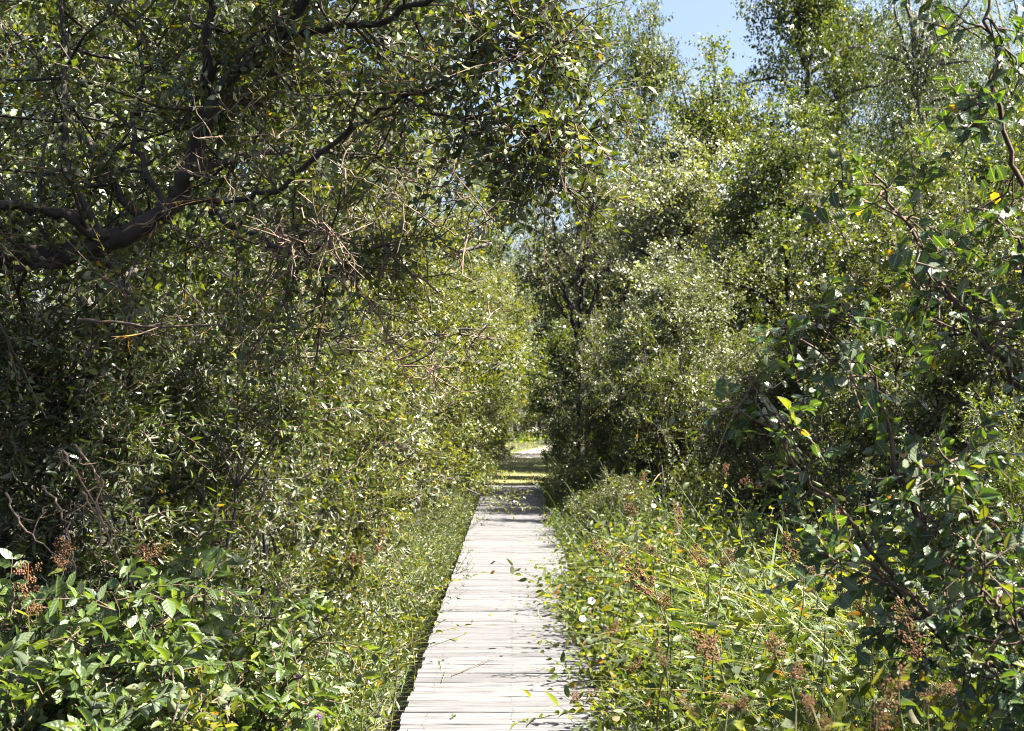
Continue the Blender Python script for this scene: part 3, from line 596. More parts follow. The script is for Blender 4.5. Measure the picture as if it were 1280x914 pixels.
rgf = np.random.default_rng(71)
def Wf(px, py, d=29.0): return W(px, py, d)
custom_tree('forked_tree', 'slender tree with forked dark trunk at the right end of the boardwalk', 'tree', (1.4, 29.0, -.02), [
    ([(1.4, 29, -.1), Wf(723, 540), Wf(724, 480), Wf(722, 428)], .10, .07, 2, .7, .7, (0, .3, .2)),
    ([Wf(722, 432), Wf(712, 390), Wf(698, 340), Wf(690, 280), Wf(692, 220)], .045, .015, 20, .75, .3, (-.1, .1, .1)),
    ([Wf(722, 430), Wf(724, 380), Wf(728, 320), Wf(740, 250), Wf(745, 185)], .05, .015, 24, .75, .35, (0, .1, .1)),
    ([Wf(722, 430), Wf(740, 375), Wf(758, 335), Wf(785, 285), Wf(800, 225)], .045, .015, 22, .75, .35, (.1, .1, .1)),
    ([Wf(716, 410), Wf(690, 370), Wf(672, 330), Wf(664, 285)], .03, .012, 14, .65, .4, (-.1, .1, .1)),
    ([Wf(723, 480), Wf(750, 470), Wf(775, 480)], .02, .008, 10, .6, .3, (.1, -.2, 0)),
    ([Wf(723, 500), Wf(700, 505), Wf(682, 525)], .02, .008, 10, .55, .3, (-.1, -.2, 0)),
], rgf, 'elliptic', T_ROUND, 'leaf_silver', .075, 'bark', n_hero=0, nshoot=8, K=8, shootL=.5, color=(.95, 1.0, .85), rnd=.7)
custom_tree('young_tree', 'dark stemmed young tree just right of the forked trunk', 'tree', (2.25, 30.5, 0), [
    ([(2.25, 30.5, -.1), Wf(772, 520, 30.5), Wf(773, 450, 30.5), Wf(775, 400, 30.5)], .085, .06, 2, .7, .7, (0, .3, .2)),
    ([Wf(775, 405, 30.5), Wf(772, 350, 30.5), Wf(780, 280, 30.5), Wf(790, 200, 30.5)], .05, .015, 26, .8, .3, (0, .1, .1)),
    ([Wf(775, 415, 30.5), Wf(795, 370, 30.5), Wf(830, 320, 30.5), Wf(855, 250, 30.5)], .04, .015, 26, .8, .3, (.1, .1, .1)),
    ([Wf(774, 410, 30.5), Wf(782, 360, 30.5), Wf(815, 260, 30.5), Wf(830, 180, 30.5)], .04, .015, 24, .8, .35, (.1, .1, .1)),
], rgf, 'elliptic', T_ROUND, 'leaf_silver', .078, 'bark', n_hero=0, nshoot=8, K=8, shootL=.5, color=(1.1, 1.15, 1.0), rnd=.7)
S('aspen', 'aspen_tree', 'pale glittering tree behind the fine grey green thicket, right of the forked trunk', 'tree', 3.4, 27.0, 3.4, .95, (1.9, 1.8, 1.75), None, False)
S('willow_b', 'thicket_shrub', 'taller leafy shrub of the right thicket shading the boards', 'shrub', 2.25, 20.4, .2, (.8, .8, 1.0), (1.2, 1.2, 1.0), 'fine leaved thicket on the right')
S('aspen', 'pale_shrub_tree', 'small pale leaved tree over the right thicket shading the far boards', 'tree', 2.75, 22.6, 5.0, (.68, .68, .60), (1.2, 1.2, 1.1), None, False)
S('fine', 'low_shrub', 'knee high bright shrub at the right board edge before the shadow bands', 'shrub', 1.25, 17.0, 2.0, (.5, .5, .42), (1.3, 1.3, .9))
S('willow_b', 'low_shrub', 'low leafy shrub at the right board edge beside the shadow bands', 'shrub', 1.3, 20.5, 4.0, (.52, .52, .4), (1.2, 1.2, .9))
S('fine', 'low_shrub', 'low bright shrub at the right board edge near the forked trunk', 'shrub', 1.25, 24.6, 1.0, (.5, .5, .4), (1.2, 1.25, .9))
S('tall', 'airy_tree', 'tall airy tree bordering the open patch of sky on its left', 'tree', 4.2, 46.0, 1.2, (.62, .62, 1.26), (1.25, 1.2, .9), None, False)
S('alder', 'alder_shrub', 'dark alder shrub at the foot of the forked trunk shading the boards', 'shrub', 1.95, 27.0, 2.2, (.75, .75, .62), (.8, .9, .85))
S('alder', 'alder_shrub', 'alder shrub on the right of the grass path beyond the boardwalk', 'shrub', 2.3, 33.0, 4.1, .85, (.95, 1, .85))
GR = 'fine leaved thicket on the right'
S('fine', 'thicket_shrub', 'fine grey green shrub nearest the forked trunk', 'shrub', 2.0, 24.2, .5, (1.0, 1.0, 1.3), (1.15, 1.2, 1), GR)
S('fine', 'thicket_shrub', 'fine grey green shrub in the middle of the right thicket', 'shrub', 3.3, 21.4, 2.4, 1.05, (1.15, 1.2, 1), GR)
S('fine', 'thicket_shrub', 'fine leaved shrub of the right thicket against the big round leaved bush', 'shrub', 3.5, 18.6, 4.4, 1.0, (1.2, 1.2, 1), GR)
S('fine', 'thicket_shrub', 'fine leaved shrub behind the thicket under the pale glittering tree', 'shrub', 3.5, 23.5, 1.4, 1.15, (1.15, 1.2, 1.05), GR)
GB = 'round leaved bushes on the right'
S('alder', 'round_leaved_bush', 'big glossy round leaved bush with rounded top right of the pale tree', 'bush', 4.35, 18.0, .7, (.98, .98, .98), (1.15, 1.15, .85), GB)
S('alder', 'round_leaved_bush', 'glossy round leaved bush behind the dark broad leaved shrub', 'bush', 4.7, 13.5, 3.0, .82, (1.1, 1.1, .85), GB)
S('willow_b', 'round_leaved_bush', 'low glossy bush in front of the big round leaved bush', 'bush', 3.7, 14.6, 5.0, .85, (1.05, 1.1, .85), GB)
S('willow_b', 'round_leaved_bush', 'bushy shrub between the dark broad leaved shrub and the grassy bank', 'bush', 3.7, 11.2, 2.0, .62, (.95, 1.05, .85), GB)
S('alder', 'round_leaved_bush', 'round leaved bush farthest right, half hidden by the dark broad leaved shrub', 'bush', 6.3, 15.5, 1.9, 1.0, (1.05, 1.1, .85), GB)
S('tree', 'young_tree', 'airy young tree rising behind the big round leaved bush below the sky gap', 'tree', 5.0, 25.0, 2.9, 1.0, (1.1, 1.1, .85), None, False)
S('tree', 'airy_tree', 'airy yellow green tree under the open patch of sky', 'tree', 5.0, 37.0, .6, (1.2, 1.2, 1.48), (1.4, 1.35, .9), None, False)
S('tall', 'poplar_tree', 'tall dense tree beside the patch of sky on the right', 'tree', 9.3, 44.0, 5.3, (.95, .95, 1.4), (.95, 1, .95), None, False)
S('weeping', 'weeping_tree', 'weeping tree with long hanging strands above the round leaved bushes', 'tree', 12.3, 42.0, 1.3, 1.05, (.9, .95, .95), 'weeping trees', False)
S('weeping', 'weeping_tree', 'second weeping tree with hanging strands, at the right edge', 'tree', 15.4, 44.0, 4.0, 1.0, (.85, .95, .95), 'weeping trees', False)
S('tree', 'young_tree', 'thin young tree standing before the tall dense tree', 'tree', 7.4, 33.0, 4.6, 1.08, (1.1, 1.15, .85), None, False)
S('tree', 'young_tree', 'young tree behind the farthest right round leaved bush', 'tree', 8.2, 24.0, .9, .95, (1.05, 1.1, .85), None, False)
S('tall', 'tall_tree', 'tall tree behind the forked trunk filling the view left of the open sky', 'tree', 1.9, 38.5, 3.6, (.70, .70, 1.12), (1.2, 1.2, .9), None, False)
S('tall', 'tall_tree', 'dense tall tree between the tall dense tree and the first weeping tree', 'tree', 10.9, 48.0, 1.6, (.95, .95, 1.4), (1.05, 1.1, .9), None, False)
S('tall', 'tall_tree', 'dense tall tree behind the two weeping trees at the upper right', 'tree', 15.2, 52.0, 2.8, (1.0, 1.0, 1.4), (1.0, 1.05, .9), None, False)
S('tree', 'young_tree', 'bright young tree below the weeping trees behind the round leaved bushes', 'tree', 9.9, 33.0, 3.3, 1.1, (1.4, 1.35, .9), None, False)
S('alder', 'round_leaved_bush', 'tall round leaved bush behind the big one, right below the weeping trees', 'bush', 6.6, 21.5, 2.2, (1.05, 1.05, 1.2), (1.3, 1.3, .9), GB)
S('tall', 'tall_tree', 'tall tree straight beyond the path, left of the forked trunk', 'tree', -.6, 56.0, 2.3, (.8, .8, 1.0), (1.2, 1.15, .9), None, False)
# trees just outside the frame, casting the shade on the dark shrub
S('alder', 'alder_tree', 'alder beside the dark broad leaved shrub', 'tree', 4.5, 4.9, 1.0, 1.05, (1, 1, 1), None, False)
S('tree', 'young_tree', 'young tree behind the forked trunk tree, right of the tunnel of leaves', 'tree', 2.6, 40.0, 2.2, 1.1, (1.1, 1.15, .85), None, False)
S('sallow', 'sallow_tree', 'bushy sallow right of the sand patch behind the forked trunk', 'tree', 3.6, 42.0, 3.1, 1.1, (1.0, 1.0, .9), None, False)
S('sallow', 'sallow_tree', 'bushy sallow at the left of the grass path beyond the alder', 'tree', -2.6, 46.0, 1.1, 1.1, (1.1, 1.1, .9), None, False)
S('sallow', 'sallow_tree', 'bushy sallow behind the fine thicket on the right', 'tree', 5.6, 30.0, 4.1, .95, (1.0, 1.0, .95), None, False)
S('sallow', 'sallow_tree', 'bushy sallow behind the round leaved bushes on the right', 'tree', 7.6, 19.5, 5.1, .9, (1.0, 1.0, .9), None, False)
S('willow', 'willow_shrub', 'low willow branches reaching over the left end of the boards', 'shrub', -1.25, 28.8, 4.4, .62, (1.2, 1.2, .9), GL)
S('willow_b', 'sallow_shrub', 'leafy shrub whose low boughs close the tunnel from the right', 'shrub', 1.75, 30.6, 1.4, .8, (.95, 1, .9))
S('tree', 'arching_tree', 'little arching tree whose crown roofs the tunnel from the right', 'tree', 1.25, 33.5, 2.2, (.58, .58, .52), (1.1, 1.15, .9), None, False)
S('tree', 'arching_tree', 'little arching tree whose crown roofs the tunnel from the left', 'tree', -.75, 35.5, 4.0, (.62, .62, .52), (1.2, 1.2, .9), None, False)
S('sallow', 'sallow_tree', 'sunny bushy tree far behind the tunnel, on its left', 'tree', -.9, 67.0, 1.9, 1.35, (1.5, 1.5, 1.0), None, False)
S('sallow', 'sallow_tree', 'sunny bushy tree far behind the tunnel, on its right', 'tree', 3.2, 72.0, .3, 1.5, (1.5, 1.5, 1.0), None, False)
S('willow_b', 'sallow_shrub', 'leafy shrub squeezing the grass path from the left beyond the boards', 'shrub', -.85, 40.5, .7, .8, (1.2, 1.2, .9))
S('willow_b', 'sallow_shrub', 'leafy shrub squeezing the grass path from the right beyond the boards', 'shrub', 1.65, 37.5, 3.7, .75, (1.0, 1.05, .9))
S('sallow', 'sallow_tree', 'tall bushy tree filling the gap behind the end of the path', 'tree', .7, 80.0, 2.9, 1.7, (1.4, 1.4, 1.0), None, False)
S('sallow', 'sallow_tree', 'bushy tree above the tunnel between the yellow green sallow and the forked trunk', 'tree', -1.5, 52.0, 2.6, 1.25, (1.2, 1.2, .9), None, False)
# far bushes beyond the path
GF = 'bushes at the far end of the path'
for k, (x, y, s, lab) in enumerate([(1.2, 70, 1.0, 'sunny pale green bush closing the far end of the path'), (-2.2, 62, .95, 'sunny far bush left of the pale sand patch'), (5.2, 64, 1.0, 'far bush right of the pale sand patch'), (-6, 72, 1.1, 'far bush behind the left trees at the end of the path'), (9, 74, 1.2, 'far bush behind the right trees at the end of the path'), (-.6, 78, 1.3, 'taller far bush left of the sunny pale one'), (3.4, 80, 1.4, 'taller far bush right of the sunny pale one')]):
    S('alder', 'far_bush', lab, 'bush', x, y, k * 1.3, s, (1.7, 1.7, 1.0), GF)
GW = 'tall trees of the far wood'
for k, (x, y, s, lab) in enumerate([(-16, 60, 1.1, 'far wood tree behind the left hedge, farthest left'), (-10, 66, 1.15, 'far wood tree behind the tall trees of the left side'), (-3, 82, 1.1, 'far wood tree behind the tunnel, on its left'), (4, 86, 1.0, 'far wood tree behind the tunnel, on its right'), (12, 78, 1.1, 'far wood tree under the open patch of sky'), (19, 66, 1.15, 'far wood tree between the tall dense tree and the weeping tree'), (26, 60, 1.1, 'far wood tree behind the second weeping tree'), (-9, 34, .9, 'wood tree behind the yellow green sallow'), (13, 28, .8, 'wood tree behind the farthest right round leaved bush'), (-8, 14, .75, 'wood tree behind the overhanging forked tree')]):
    S('tall', 'wood_tree', lab, 'tree', x, y, k * .9, s, (1, 1.05, .9), GW, False)

# ------------------------------------------------------------------ ground cover
def undergrowth(name, n, region, rg, h, leaf, tpl, m, K=7, color=None):
    x, y = region(n); z = ground_z(x, y); P0 = np.stack([x, y, z], -1)
    D = rg.standard_normal((n, 3)) * .35 + UP
    P, Dl, N, sz, C = grow_shoots(P0, D, h * rg.uniform(.5, 1.2, n), K, leaf, rg, up=.8, rnd=.45, droop=.2)
    g = Geo(); put_leaves(g, P, Dl, N, sz, tints(len(P), rg, .045), tpl, rg); tubes_n = tubes3(g, C, np.tile(np.array([.003, .002, .001]), (n, 1)))
    return obj(name, g.mesh(name, M[m]), kind='stuff', color=color)
def sides(rg, xa, xb, ya, yb, both=True, p=1.0):
    def f(n):
        y = ya + (yb - ya) * rg.random(n) ** p; x = xa + (xb - xa) * rg.random(n)
        if both: x = np.where(rg.random(n) < .5, -x, x)
        return x, y
    return f
rgu = np.random.default_rng(51)
def bank(name, n, xa, xb, ya, yb, h0, h1, rg, leaf, tpl, m, K, color=None, slope=1.0, p=1.0, lean=.4, patch=None):
    """Tangled low leaves whose height rises away from the boards."""
    sg = 1 if xb > 0 else -1; y = ya + (yb - ya) * rg.random(n) ** p; ax = abs(xa) + (abs(xb) - abs(xa)) * rg.random(n); x = sg * ax
    h = (h0 + (h1 - h0) * np.clip((ax - .6) / slope, 0, 1)) * (.75 + .35 * np.sin(x * 2.3 + y * 1.9) * np.sin(y * 2.7 - x)) * rg.uniform(.65, 1.15, n)
    P0 = np.stack([x, y, ground_z(x, y)], -1); D = rg.standard_normal((n, 3)) * lean + UP
    if patch is not None:
        f = np.sin(x * 2.9 + patch) * np.sin(y * 1.7 + patch * 2.1) + .5 * np.sin(x * 6.1 - y * 4.3 + patch); kp = f > -.05; P0, D, h = P0[kp], D[kp], h[kp] * (1 + .25 * np.clip(f[kp], 0, 1)); n = len(h)
    P, Dl, N, sz, C = grow_shoots(P0, D, h + .12, K, leaf, rg, up=.7, rnd=.6, droop=.2)
    g = Geo(); put_leaves(g, P, Dl, N, sz, tints(len(P), rg, .03), tpl, rg); tubes3(g, C, np.tile(np.array([.003, .0022, .0012]), (n, 1)))
    return obj(name, g.mesh(name, M[m]), kind='stuff', color=color)
bank('undergrowth', 4600, .63, 3.2, 4.0, 14, .50, 1.0, rgu, .085, T_MOVATE, 'leaf_fresh', 8, (1.05, .98, .85), .5, 1.1, .5, .4)
bank('undergrowth', 2800, .62, 3.0, 4.0, 14, .52, 1.05, rgu, .11, T_MLANCE, 'leaf_fresh', 8, (1.4, 1.2, .8), .5, 1.1, .6, 2.2)
bank('undergrowth', 1800, .62, 3.2, 4.0, 14, .40, .75, rgu, .055, T_MROUND, 'leaf_cool', 8, (1.1, 1.1, .9), .5, 1.1, .6, 4.1)
bank('undergrowth', 3600, .58, 3.2, 12, 30, .45, .95, rgu, .062, T_OVATE, 'leaf_fresh', 9, (1.1, 1.15, .9), .6, 1.0, .4, 1.0)
bank('undergrowth', 2000, .58, 3.2, 12, 30, .5, 1.0, rgu, .052, T_OVATE, 'leaf_pale', 9, (1.2, 1.2, .9), .6, 1.0, .4, 3.0)
bank('undergrowth', 2600, .58, 1.15, 5.5, 14, .45, .80, rgu, .075, T_MOVATE, 'leaf_fresh', 8, (1.2, 1.12, .85), .3, 1.1, .55)
bank('undergrowth', 1700, .50, .95, 10, 25, .34, .55, rgu, .05, T_MOVATE, 'leaf_fresh', 9, (1.25, 1.2, .9), .3, 1.0, .75)
bank('undergrowth', 800, -.54, -.95, 13, 26, .30, .55, rgu, .05, T_MLANCE, 'leaf_pale', 10, (1.5, 1.4, .9), .3, 1.0, .7)
bank('undergrowth', 2300, -.80, -2.4, 6.2, 13, .35, .75, rgu, .066, T_MLANCE, 'leaf_pale', 8, (1.5, 1.4, .9), .7)
bank('undergrowth', 2600, -.72, -2.4, 11, 31, .35, .9, rgu, .062, T_LANCE, 'leaf_pale', 9, (1.5, 1.4, .9), .6)
bank('undergrowth', 1000, .9, 4.0, 29, 48, .3, 1.1, rgu, .07, T_OVATE, 'leaf_fresh', 9, (1.0, 1.0, .9), 1.2)
bank('undergrowth', 500, -.40, -1.1, 31, 46, .35, .7, rgu, .055, T_OVATE, 'leaf_fresh', 8, (1.3, 1.3, .9), .3)
bank('undergrowth', 1000, -.8, -4.0, 29, 48, .3, 1.1, rgu, .07, T_OVATE, 'leaf_fresh', 9, (1.2, 1.15, .9), 1.2)
bank('undergrowth', 800, 3.4, 9.0, 6, 40, .4, .9, rgu, .10, T_OVATE, 'leaf', 8)
bank('undergrowth', 800, -2.6, -9.0, 6, 40, .4, .9, rgu, .10, T_OVATE, 'leaf', 8)
bank('undergrowth', 900, .1, 11, 62.5, 84, .3, .9, rgu, .16, T_OVATE, 'leaf_fresh', 8, (1.5, 1.45, 1.0), 3)
bank('undergrowth', 1000, -.1, -9, 61, 84, .3, .9, rgu, .16, T_OVATE, 'leaf_fresh', 8, (1.5, 1.45, 1.0), 3)
def blade_curves(P0, D, L, bend, w, rg, g, seg=5):
    n = len(P0); D = nrm(D); A = nrm(np.cross(D, UP + rg.standard_normal((n, 3)) * .2)); t = np.linspace(0, 1, seg + 1)
    h = nrm(np.stack([D[:, 0], D[:, 1], np.zeros(n)], -1) + 1e-6)
    C = P0[:, None] + L[:, None, None] * (D[:, None] * t[None, :, None] + bend[:, None, None] * (h * .55 - UP * .75)[:, None] * (t ** 2)[None, :, None])
    ww = w[:, None] * np.array([.75, 1, 1, .85, .55, .03])[None, :seg + 1]
    v = np.stack([C - A[:, None] * ww[..., None], C + A[:, None] * ww[..., None]], 2)
    tn = tints(n, rg, .12, .0, .95); a = np.zeros((n, seg + 1, 2, 3)); a[..., 0, 0] = -1; a[..., 1, 0] = 1; a[..., 1] = t[None, :, None]; a[..., 2] = tn[:, None, None]
    i = (np.arange(n) * (seg + 1) * 2)[:, None] + np.arange(seg)[None] * 2
    g.add(v, q=np.stack([i, i + 1, i + 3, i + 2], -1), a=a)
def grass(name, n, region, rg, h, w, color=None, lean=.5):
    x, y = region(n); P0 = np.stack([x, y, ground_z(x, y)], -1); g = Geo()
    blade_curves(P0, rg.standard_normal((n, 3)) * lean + UP, h * rg.uniform(.4, 1.2, n), rg.uniform(.1, .9, n), w * rg.uniform(.6, 1.2, n), rg, g)
    return obj(name, g.mesh(name, M['blade']), kind='stuff', color=color)
grass('grass', 550, sides(rgu, .72, 4.2, 6, 24, False, 1.4), rgu, 1.1, .0042, None, .75)
def lying(n, rg):
    x = rg.uniform(1.2, 2.9, n); y = rg.uniform(5.2, 11.5, n); P0 = np.stack([x, y, ground_z(x, y) + rg.uniform(.15, .6, n)], -1); g = Geo()
    a = rg.normal(2.9, .8, n); D = np.stack([np.cos(a), np.sin(a) * .7 - .1, rg.uniform(.1, .9, n)], -1)
    blade_curves(P0, D, rg.uniform(.45, 1.15, n), rg.uniform(.15, .75, n), rg.uniform(.002, .0052, n), rg, g, 5)
    return obj('grass', g.mesh('grass', M['blade']), kind='stuff', color=(1.05, 1.0, .95))
lying(800, rgu)
grass('grass', 2200, sides(rgu, -1.3, -.78, 6, 28, False, 1.3), rgu, .55, .0035, (1.2, 1.25, .8), .6)
grass('grass', 6000, sides(rgu, 0, 1.6, 29.5, 66, True), rgu, .16, .006, (1.2, 1.15, .7))

# ------------------------------------------------------------------ herbs, docks and sedges on the right bank, one by one
def herb_mesh(H, rg):
    path = smooth_path([(0, 0, -.05), rg.normal(0, .04, 3) + (0, 0, H * .5), rg.normal(0, .09, 3) * (1, 1, 0) + (0, 0, H)], 9); g = Geo(); tube(g, path, np.linspace(.005, .002, 9), 5)
    return path, g.mesh('stem', M['stem'])
def herb(label, loc, H, nl, leaf, rg, key='herb', cat='plant', group='leafy herbs on the right bank', name='meadow_herb', color=None):
    t = thing(name, label, cat, tuple(loc), group, rg.random() * 6.28)
    path, sm = herb_mesh(H, rg); obj('stem', sm, t)
    k = np.arange(nl); tt = .25 + .75 * (k + 1) / nl; P = np.array([at_t(path, min(1, v)) for v in tt]); ph = (k % 2) * math.pi + (k // 2) * 1.57 + rg.normal(0, .25, nl)
    el = rg.uniform(-.1, .7, nl); D = np.stack([np.cos(ph) * np.cos(el), np.sin(ph) * np.cos(el), np.sin(el)], -1)
    leaf_objects(t, P, D, UP + rg.standard_normal((nl, 3)) * .35, leaf * rg.uniform(.7, 1.15, nl) * (1 - .3 * tt), key, rg)
    return t
def seed_head_mesh(rg, H=.2):
    g = Geo(); n = 190; oct_ = np.array([(1, 0, 0), (-1, 0, 0), (0, 1, 0), (0, -1, 0), (0, 0, 1), (0, 0, -1)], float); of = [(0, 2, 4), (2, 1, 4), (1, 3, 4), (3, 0, 4), (2, 0, 5), (1, 2, 5), (3, 1, 5), (0, 3, 5)]
    tube(g, [(0, 0, -.03), (0, 0, H * .5), (0, 0, H)], [.003, .0025, .002], 4)
    for k in range(9):
        a = k * 2.4; z0 = H * k / 11; e = np.array([math.cos(a) * .055, math.sin(a) * .055, z0 + .05]) * (1, 1, 1)
        sp = smooth_path([(0, 0, z0), e * (.6, .6, 1), e + rg.normal(0, .008, 3)], 4); tube(g, sp, [.0015] * 4, 3, 0, None, False)
        for _ in range(n // 9):
            c = at_t(sp, rg.uniform(.25, 1)) + rg.normal(0, .010, 3); g.add(c + oct_ * rg.uniform(.0036, .0068) * (1, 1, 1.2), t=of)
    return g.mesh('seed_head', M['seed'])
rgh = np.random.default_rng(61)
SH = [seed_head_mesh(rgh, h) for h in (.10, .13, .16, .19, .23)]
def dock(label, px, py, d, rg, name='dock_plant', s=1.0, lean=(0, 0)):
    if px > 640: d = 7.3 if px < 720 else max(.60 * F_PX / (px - CX), .72 * F_PX / (py - HY))
    top = world_at(px, py, d); base = np.array([max(top[0], .64) if px > 640 else top[0], d, 0]); base[2] = float(ground_z(base[0], base[1]))
    t = thing(name, label, 'plant', tuple(base), 'brown seeding plants')
    tip = top - base; path = smooth_path([(0, 0, -.05), tip * (.2, .2, .5) + rg.normal(0, .05, 3), tip * (.6, .6, .85) + rg.normal(0, .03, 3), tip], 12); g = Geo(); tube(g, path, np.linspace(.005, .002, 12), 5); obj('stem', g.mesh('stem', M['stem']), t)
    o = obj('seed_head', SH[rg.integers(5)], t); o.location = tuple(tip - np.array([0, 0, .03])); o.rotation_euler = (rg.normal(0, .7), rg.normal(0, .7), rg.random() * 6); o.scale = (s * rg.uniform(.6, 1.1), s * rg.uniform(.6, 1.1), s * rg.uniform(.8, 1.25))
    o = obj('seed_head', SH[rg.integers(5)], t); o.location = tuple(at_t(path, .84)); o.rotation_euler = (rg.normal(.5, .3), rg.normal(0, .5), rg.random() * 6); o.scale = (.7 * s,) * 3
    n = 7; P = np.array([at_t(path, v) for v in np.linspace(.2, .85, n)]); a = rg.random(n) * 6.28
    leaf_objects(t, P, np.stack([np.cos(a), np.sin(a), rg.uniform(-.2, .5, n)], -1), UP + rg.standard_normal((n, 3)) * .4, rg.uniform(.05, .085, n), 'herb', rg)
DOCKS = [(715, 868, 7.3, 'brown seed head drooping over the right board edge at the bottom'), (742, 846, 7.5, 'brown seed head on the bank just right of the drooping one'), (786, 836, 7.7, 'tall brown seed head standing above the grass beside the board edge'),
    (829, 822, 7.8, 'upright brown seed head amid the bank leaves right of the tall one'), (862, 880, 7.2, 'brown seed head low at the bottom of the bank'), (880, 800, 8.0, 'brown seed head between long sedge blades in the bank'),
    (965, 815, 7.8, 'brown seed head among lying sedge blades in the middle of the bank'), (1010, 880, 7.2, 'brown seed head at the bottom under the lying sedge'), (1140, 800, 7.5, 'brown seed head beside the dark shrub in the lower right'),
    (1160, 850, 7.3, 'rusty seed head below the dark shrub near the bottom corner'), (760, 690, 10.0, 'brown seed head over the boards where the bank juts out'), (780, 640, 10.5, 'brown seed head at the left shoulder of the bank'),
    (818, 682, 10.0, 'thick brown seed head on the crest of the bank'), (800, 600, 11.0, 'reddish seed head against the dark foot of the thicket'), (845, 650, 10.5, 'brown seed head behind the thick one on the crest'),
    (905, 588, 11.0, 'tall rust seed head in front of the fine thicket'), (938, 604, 10.8, 'rust seed head right of the tall one by the fine thicket'), (870, 695, 9.6, 'brown seed head in the sunny leaves of the bank'),
    (1225, 600, 9.5, 'rust seed head seen through the dark shrub, upper of two'), (1215, 660, 9.2, 'rust seed head seen through the dark shrub, lower of two'), (1040, 660, 9.5, 'brown seed head behind the dark drooping twigs'), (730, 720, 9.0, 'brown seed head leaning towards the boards past the white flowers'),
    (900, 690, 9.0, 'brown seed head in the pale lying grass near the crest'), (1000, 700, 9.0, 'brown seed head left of the drooping dark twigs'), (1080, 740, 9.0, 'brown seed head under the tips of the dark shrub'), (930, 870, 7.0, 'brown seed head at the bottom between two leafy herbs'), (820, 740, 9.0, 'brown seed head in front of the pale long blades'), (1090, 880, 7.0, 'rusty seed head at the bottom left of the corner shrub'), (1190, 700, 7.0, 'rust seed head in the gap of the dark shrub'), (765, 790, 8.0, 'brown seed head on the leafy face of the bank by the boards'),
    (470, 684, 10.0, 'brown seed head in the left verge by the boards'), (445, 700, 9.4, 'second brown seed head in the left verge'), (88, 690, 5.9, 'brown seed head hanging before the dark left hedge'), (180, 690, 6.0, 'rusty seed head right of the hanging one by the dark left hedge'), (34, 752, 5.8, 'small brown seed head low over the dogwood')]
for px, py, d, lab in DOCKS: dock(lab, px, py, d, rgh, s=rgh.uniform(.55, .95) * (1.0 if py < 790 or px < 720 else .68))

HERBS = [(.66, 8.6, .62, 'leafy herb at the board edge below the white flowers'), (.68, 9.8, .7, 'leafy herb at the board edge just before the dry standing stalk'), (.85, 7.2, .72, 'leafy herb behind the seed head that droops over the boards'), (1.05, 6.6, .8, 'leafy herb beneath the tall seed head near the board edge'),
    (1.3, 6.0, .85, 'leafy herb between two low seed heads at the bottom of the bank'), (1.55, 6.3, .9, 'bright herb in front of the flattened sedge tuft'), (1.15, 7.6, .85, 'leafy herb between the long sedge tuft and the boards'), (1.0, 9.0, .85, 'leafy herb among the sedge by the white flowers'),
    (1.75, 7.0, .85, 'bright herb in the middle of the sedges'), (2.0, 6.0, .85, 'leafy herb at the foot of the dark broad leaved shrub'), (1.4, 10.2, .9, 'leafy herb on the crest beside the thick seed head'), (.9, 11.0, .8, 'leafy herb at the left shoulder of the bank'),
    (1.9, 10.8, .95, 'leafy herb on the crest below the fine thicket'), (2.3, 8.4, .95, 'leafy herb under the drooping dark twigs'), (1.6, 12.2, .95, 'leafy herb before the thicket at the top of the bank'), (.7, 12.8, .55, 'small leafy herb beside the dry standing stalk')]
for x, y, H, lab in HERBS: herb(lab, (x, y, float(ground_z(x, y))), H + .22, 16, rgh.uniform(.085, .11), rgh)
herb('large leaved herb pushing over the right board edge near the drooping seed head', (.60, 7.75, -.22), .42, 12, .10, rgh, group=None)
for px, py, d, lab in [(480, 800, 7.6, 'narrow leaved herb in the middle of the sunny left verge'), (455, 840, 7.2, 'narrow leaved herb left of the purple flowers in the left verge'), (430, 875, 6.9, 'narrow leaved herb at the bottom of the left verge'), (500, 750, 8.4, 'narrow leaved herb close to the left board edge by the nearer sprig'), (520, 715, 9.2, 'narrow leaved herb at the left board edge behind the small grass tuft'), (440, 775, 7.6, 'narrow leaved herb where the left verge meets the dark hedge')]:
    top = world_at(px, py, d); gz = float(ground_z(top[0], d))
    herb(lab, (top[0], d, gz), max(.3, top[2] - gz), 16, rgh.uniform(.05, .07), rgh, 'willow', group='herbs along the left board edge', name='verge_herb')

def blade_mesh(k):
    r_ = np.random.default_rng(200 + k); g = Geo(); blade_curves(np.zeros((1, 3)), np.array([[.55 + .1 * k, 0, 1.0]]), np.array([1.0]), np.array([.25 + .16 * k]), np.array([.0062]), r_, g)
    g.a[0][:, 2] = [.2, .5, .65, .78, .95][k]; return g.mesh('blade', M['blade'])
BL = [blade_mesh(k) for k in range(5)]
def sedge(label, loc, n, L, rg, toward=None, name='sedge_tuft'):
    t = thing(name, label, 'sedge', tuple(loc), 'sedge tufts on the right bank')
    for _ in range(n):
        o = obj('blade', BL[rg.integers(5)], t); a = rg.random() * 6.28 if toward is None else toward + rg.normal(0, .9); s = L * rg.uniform(.55, 1.15)
        o.location = (rg.normal(0, .05), rg.normal(0, .05), 0); o.rotation_euler = (rg.normal(0, .12), rg.normal(.1, .2), a); o.scale = (s, s * 1.1, s)
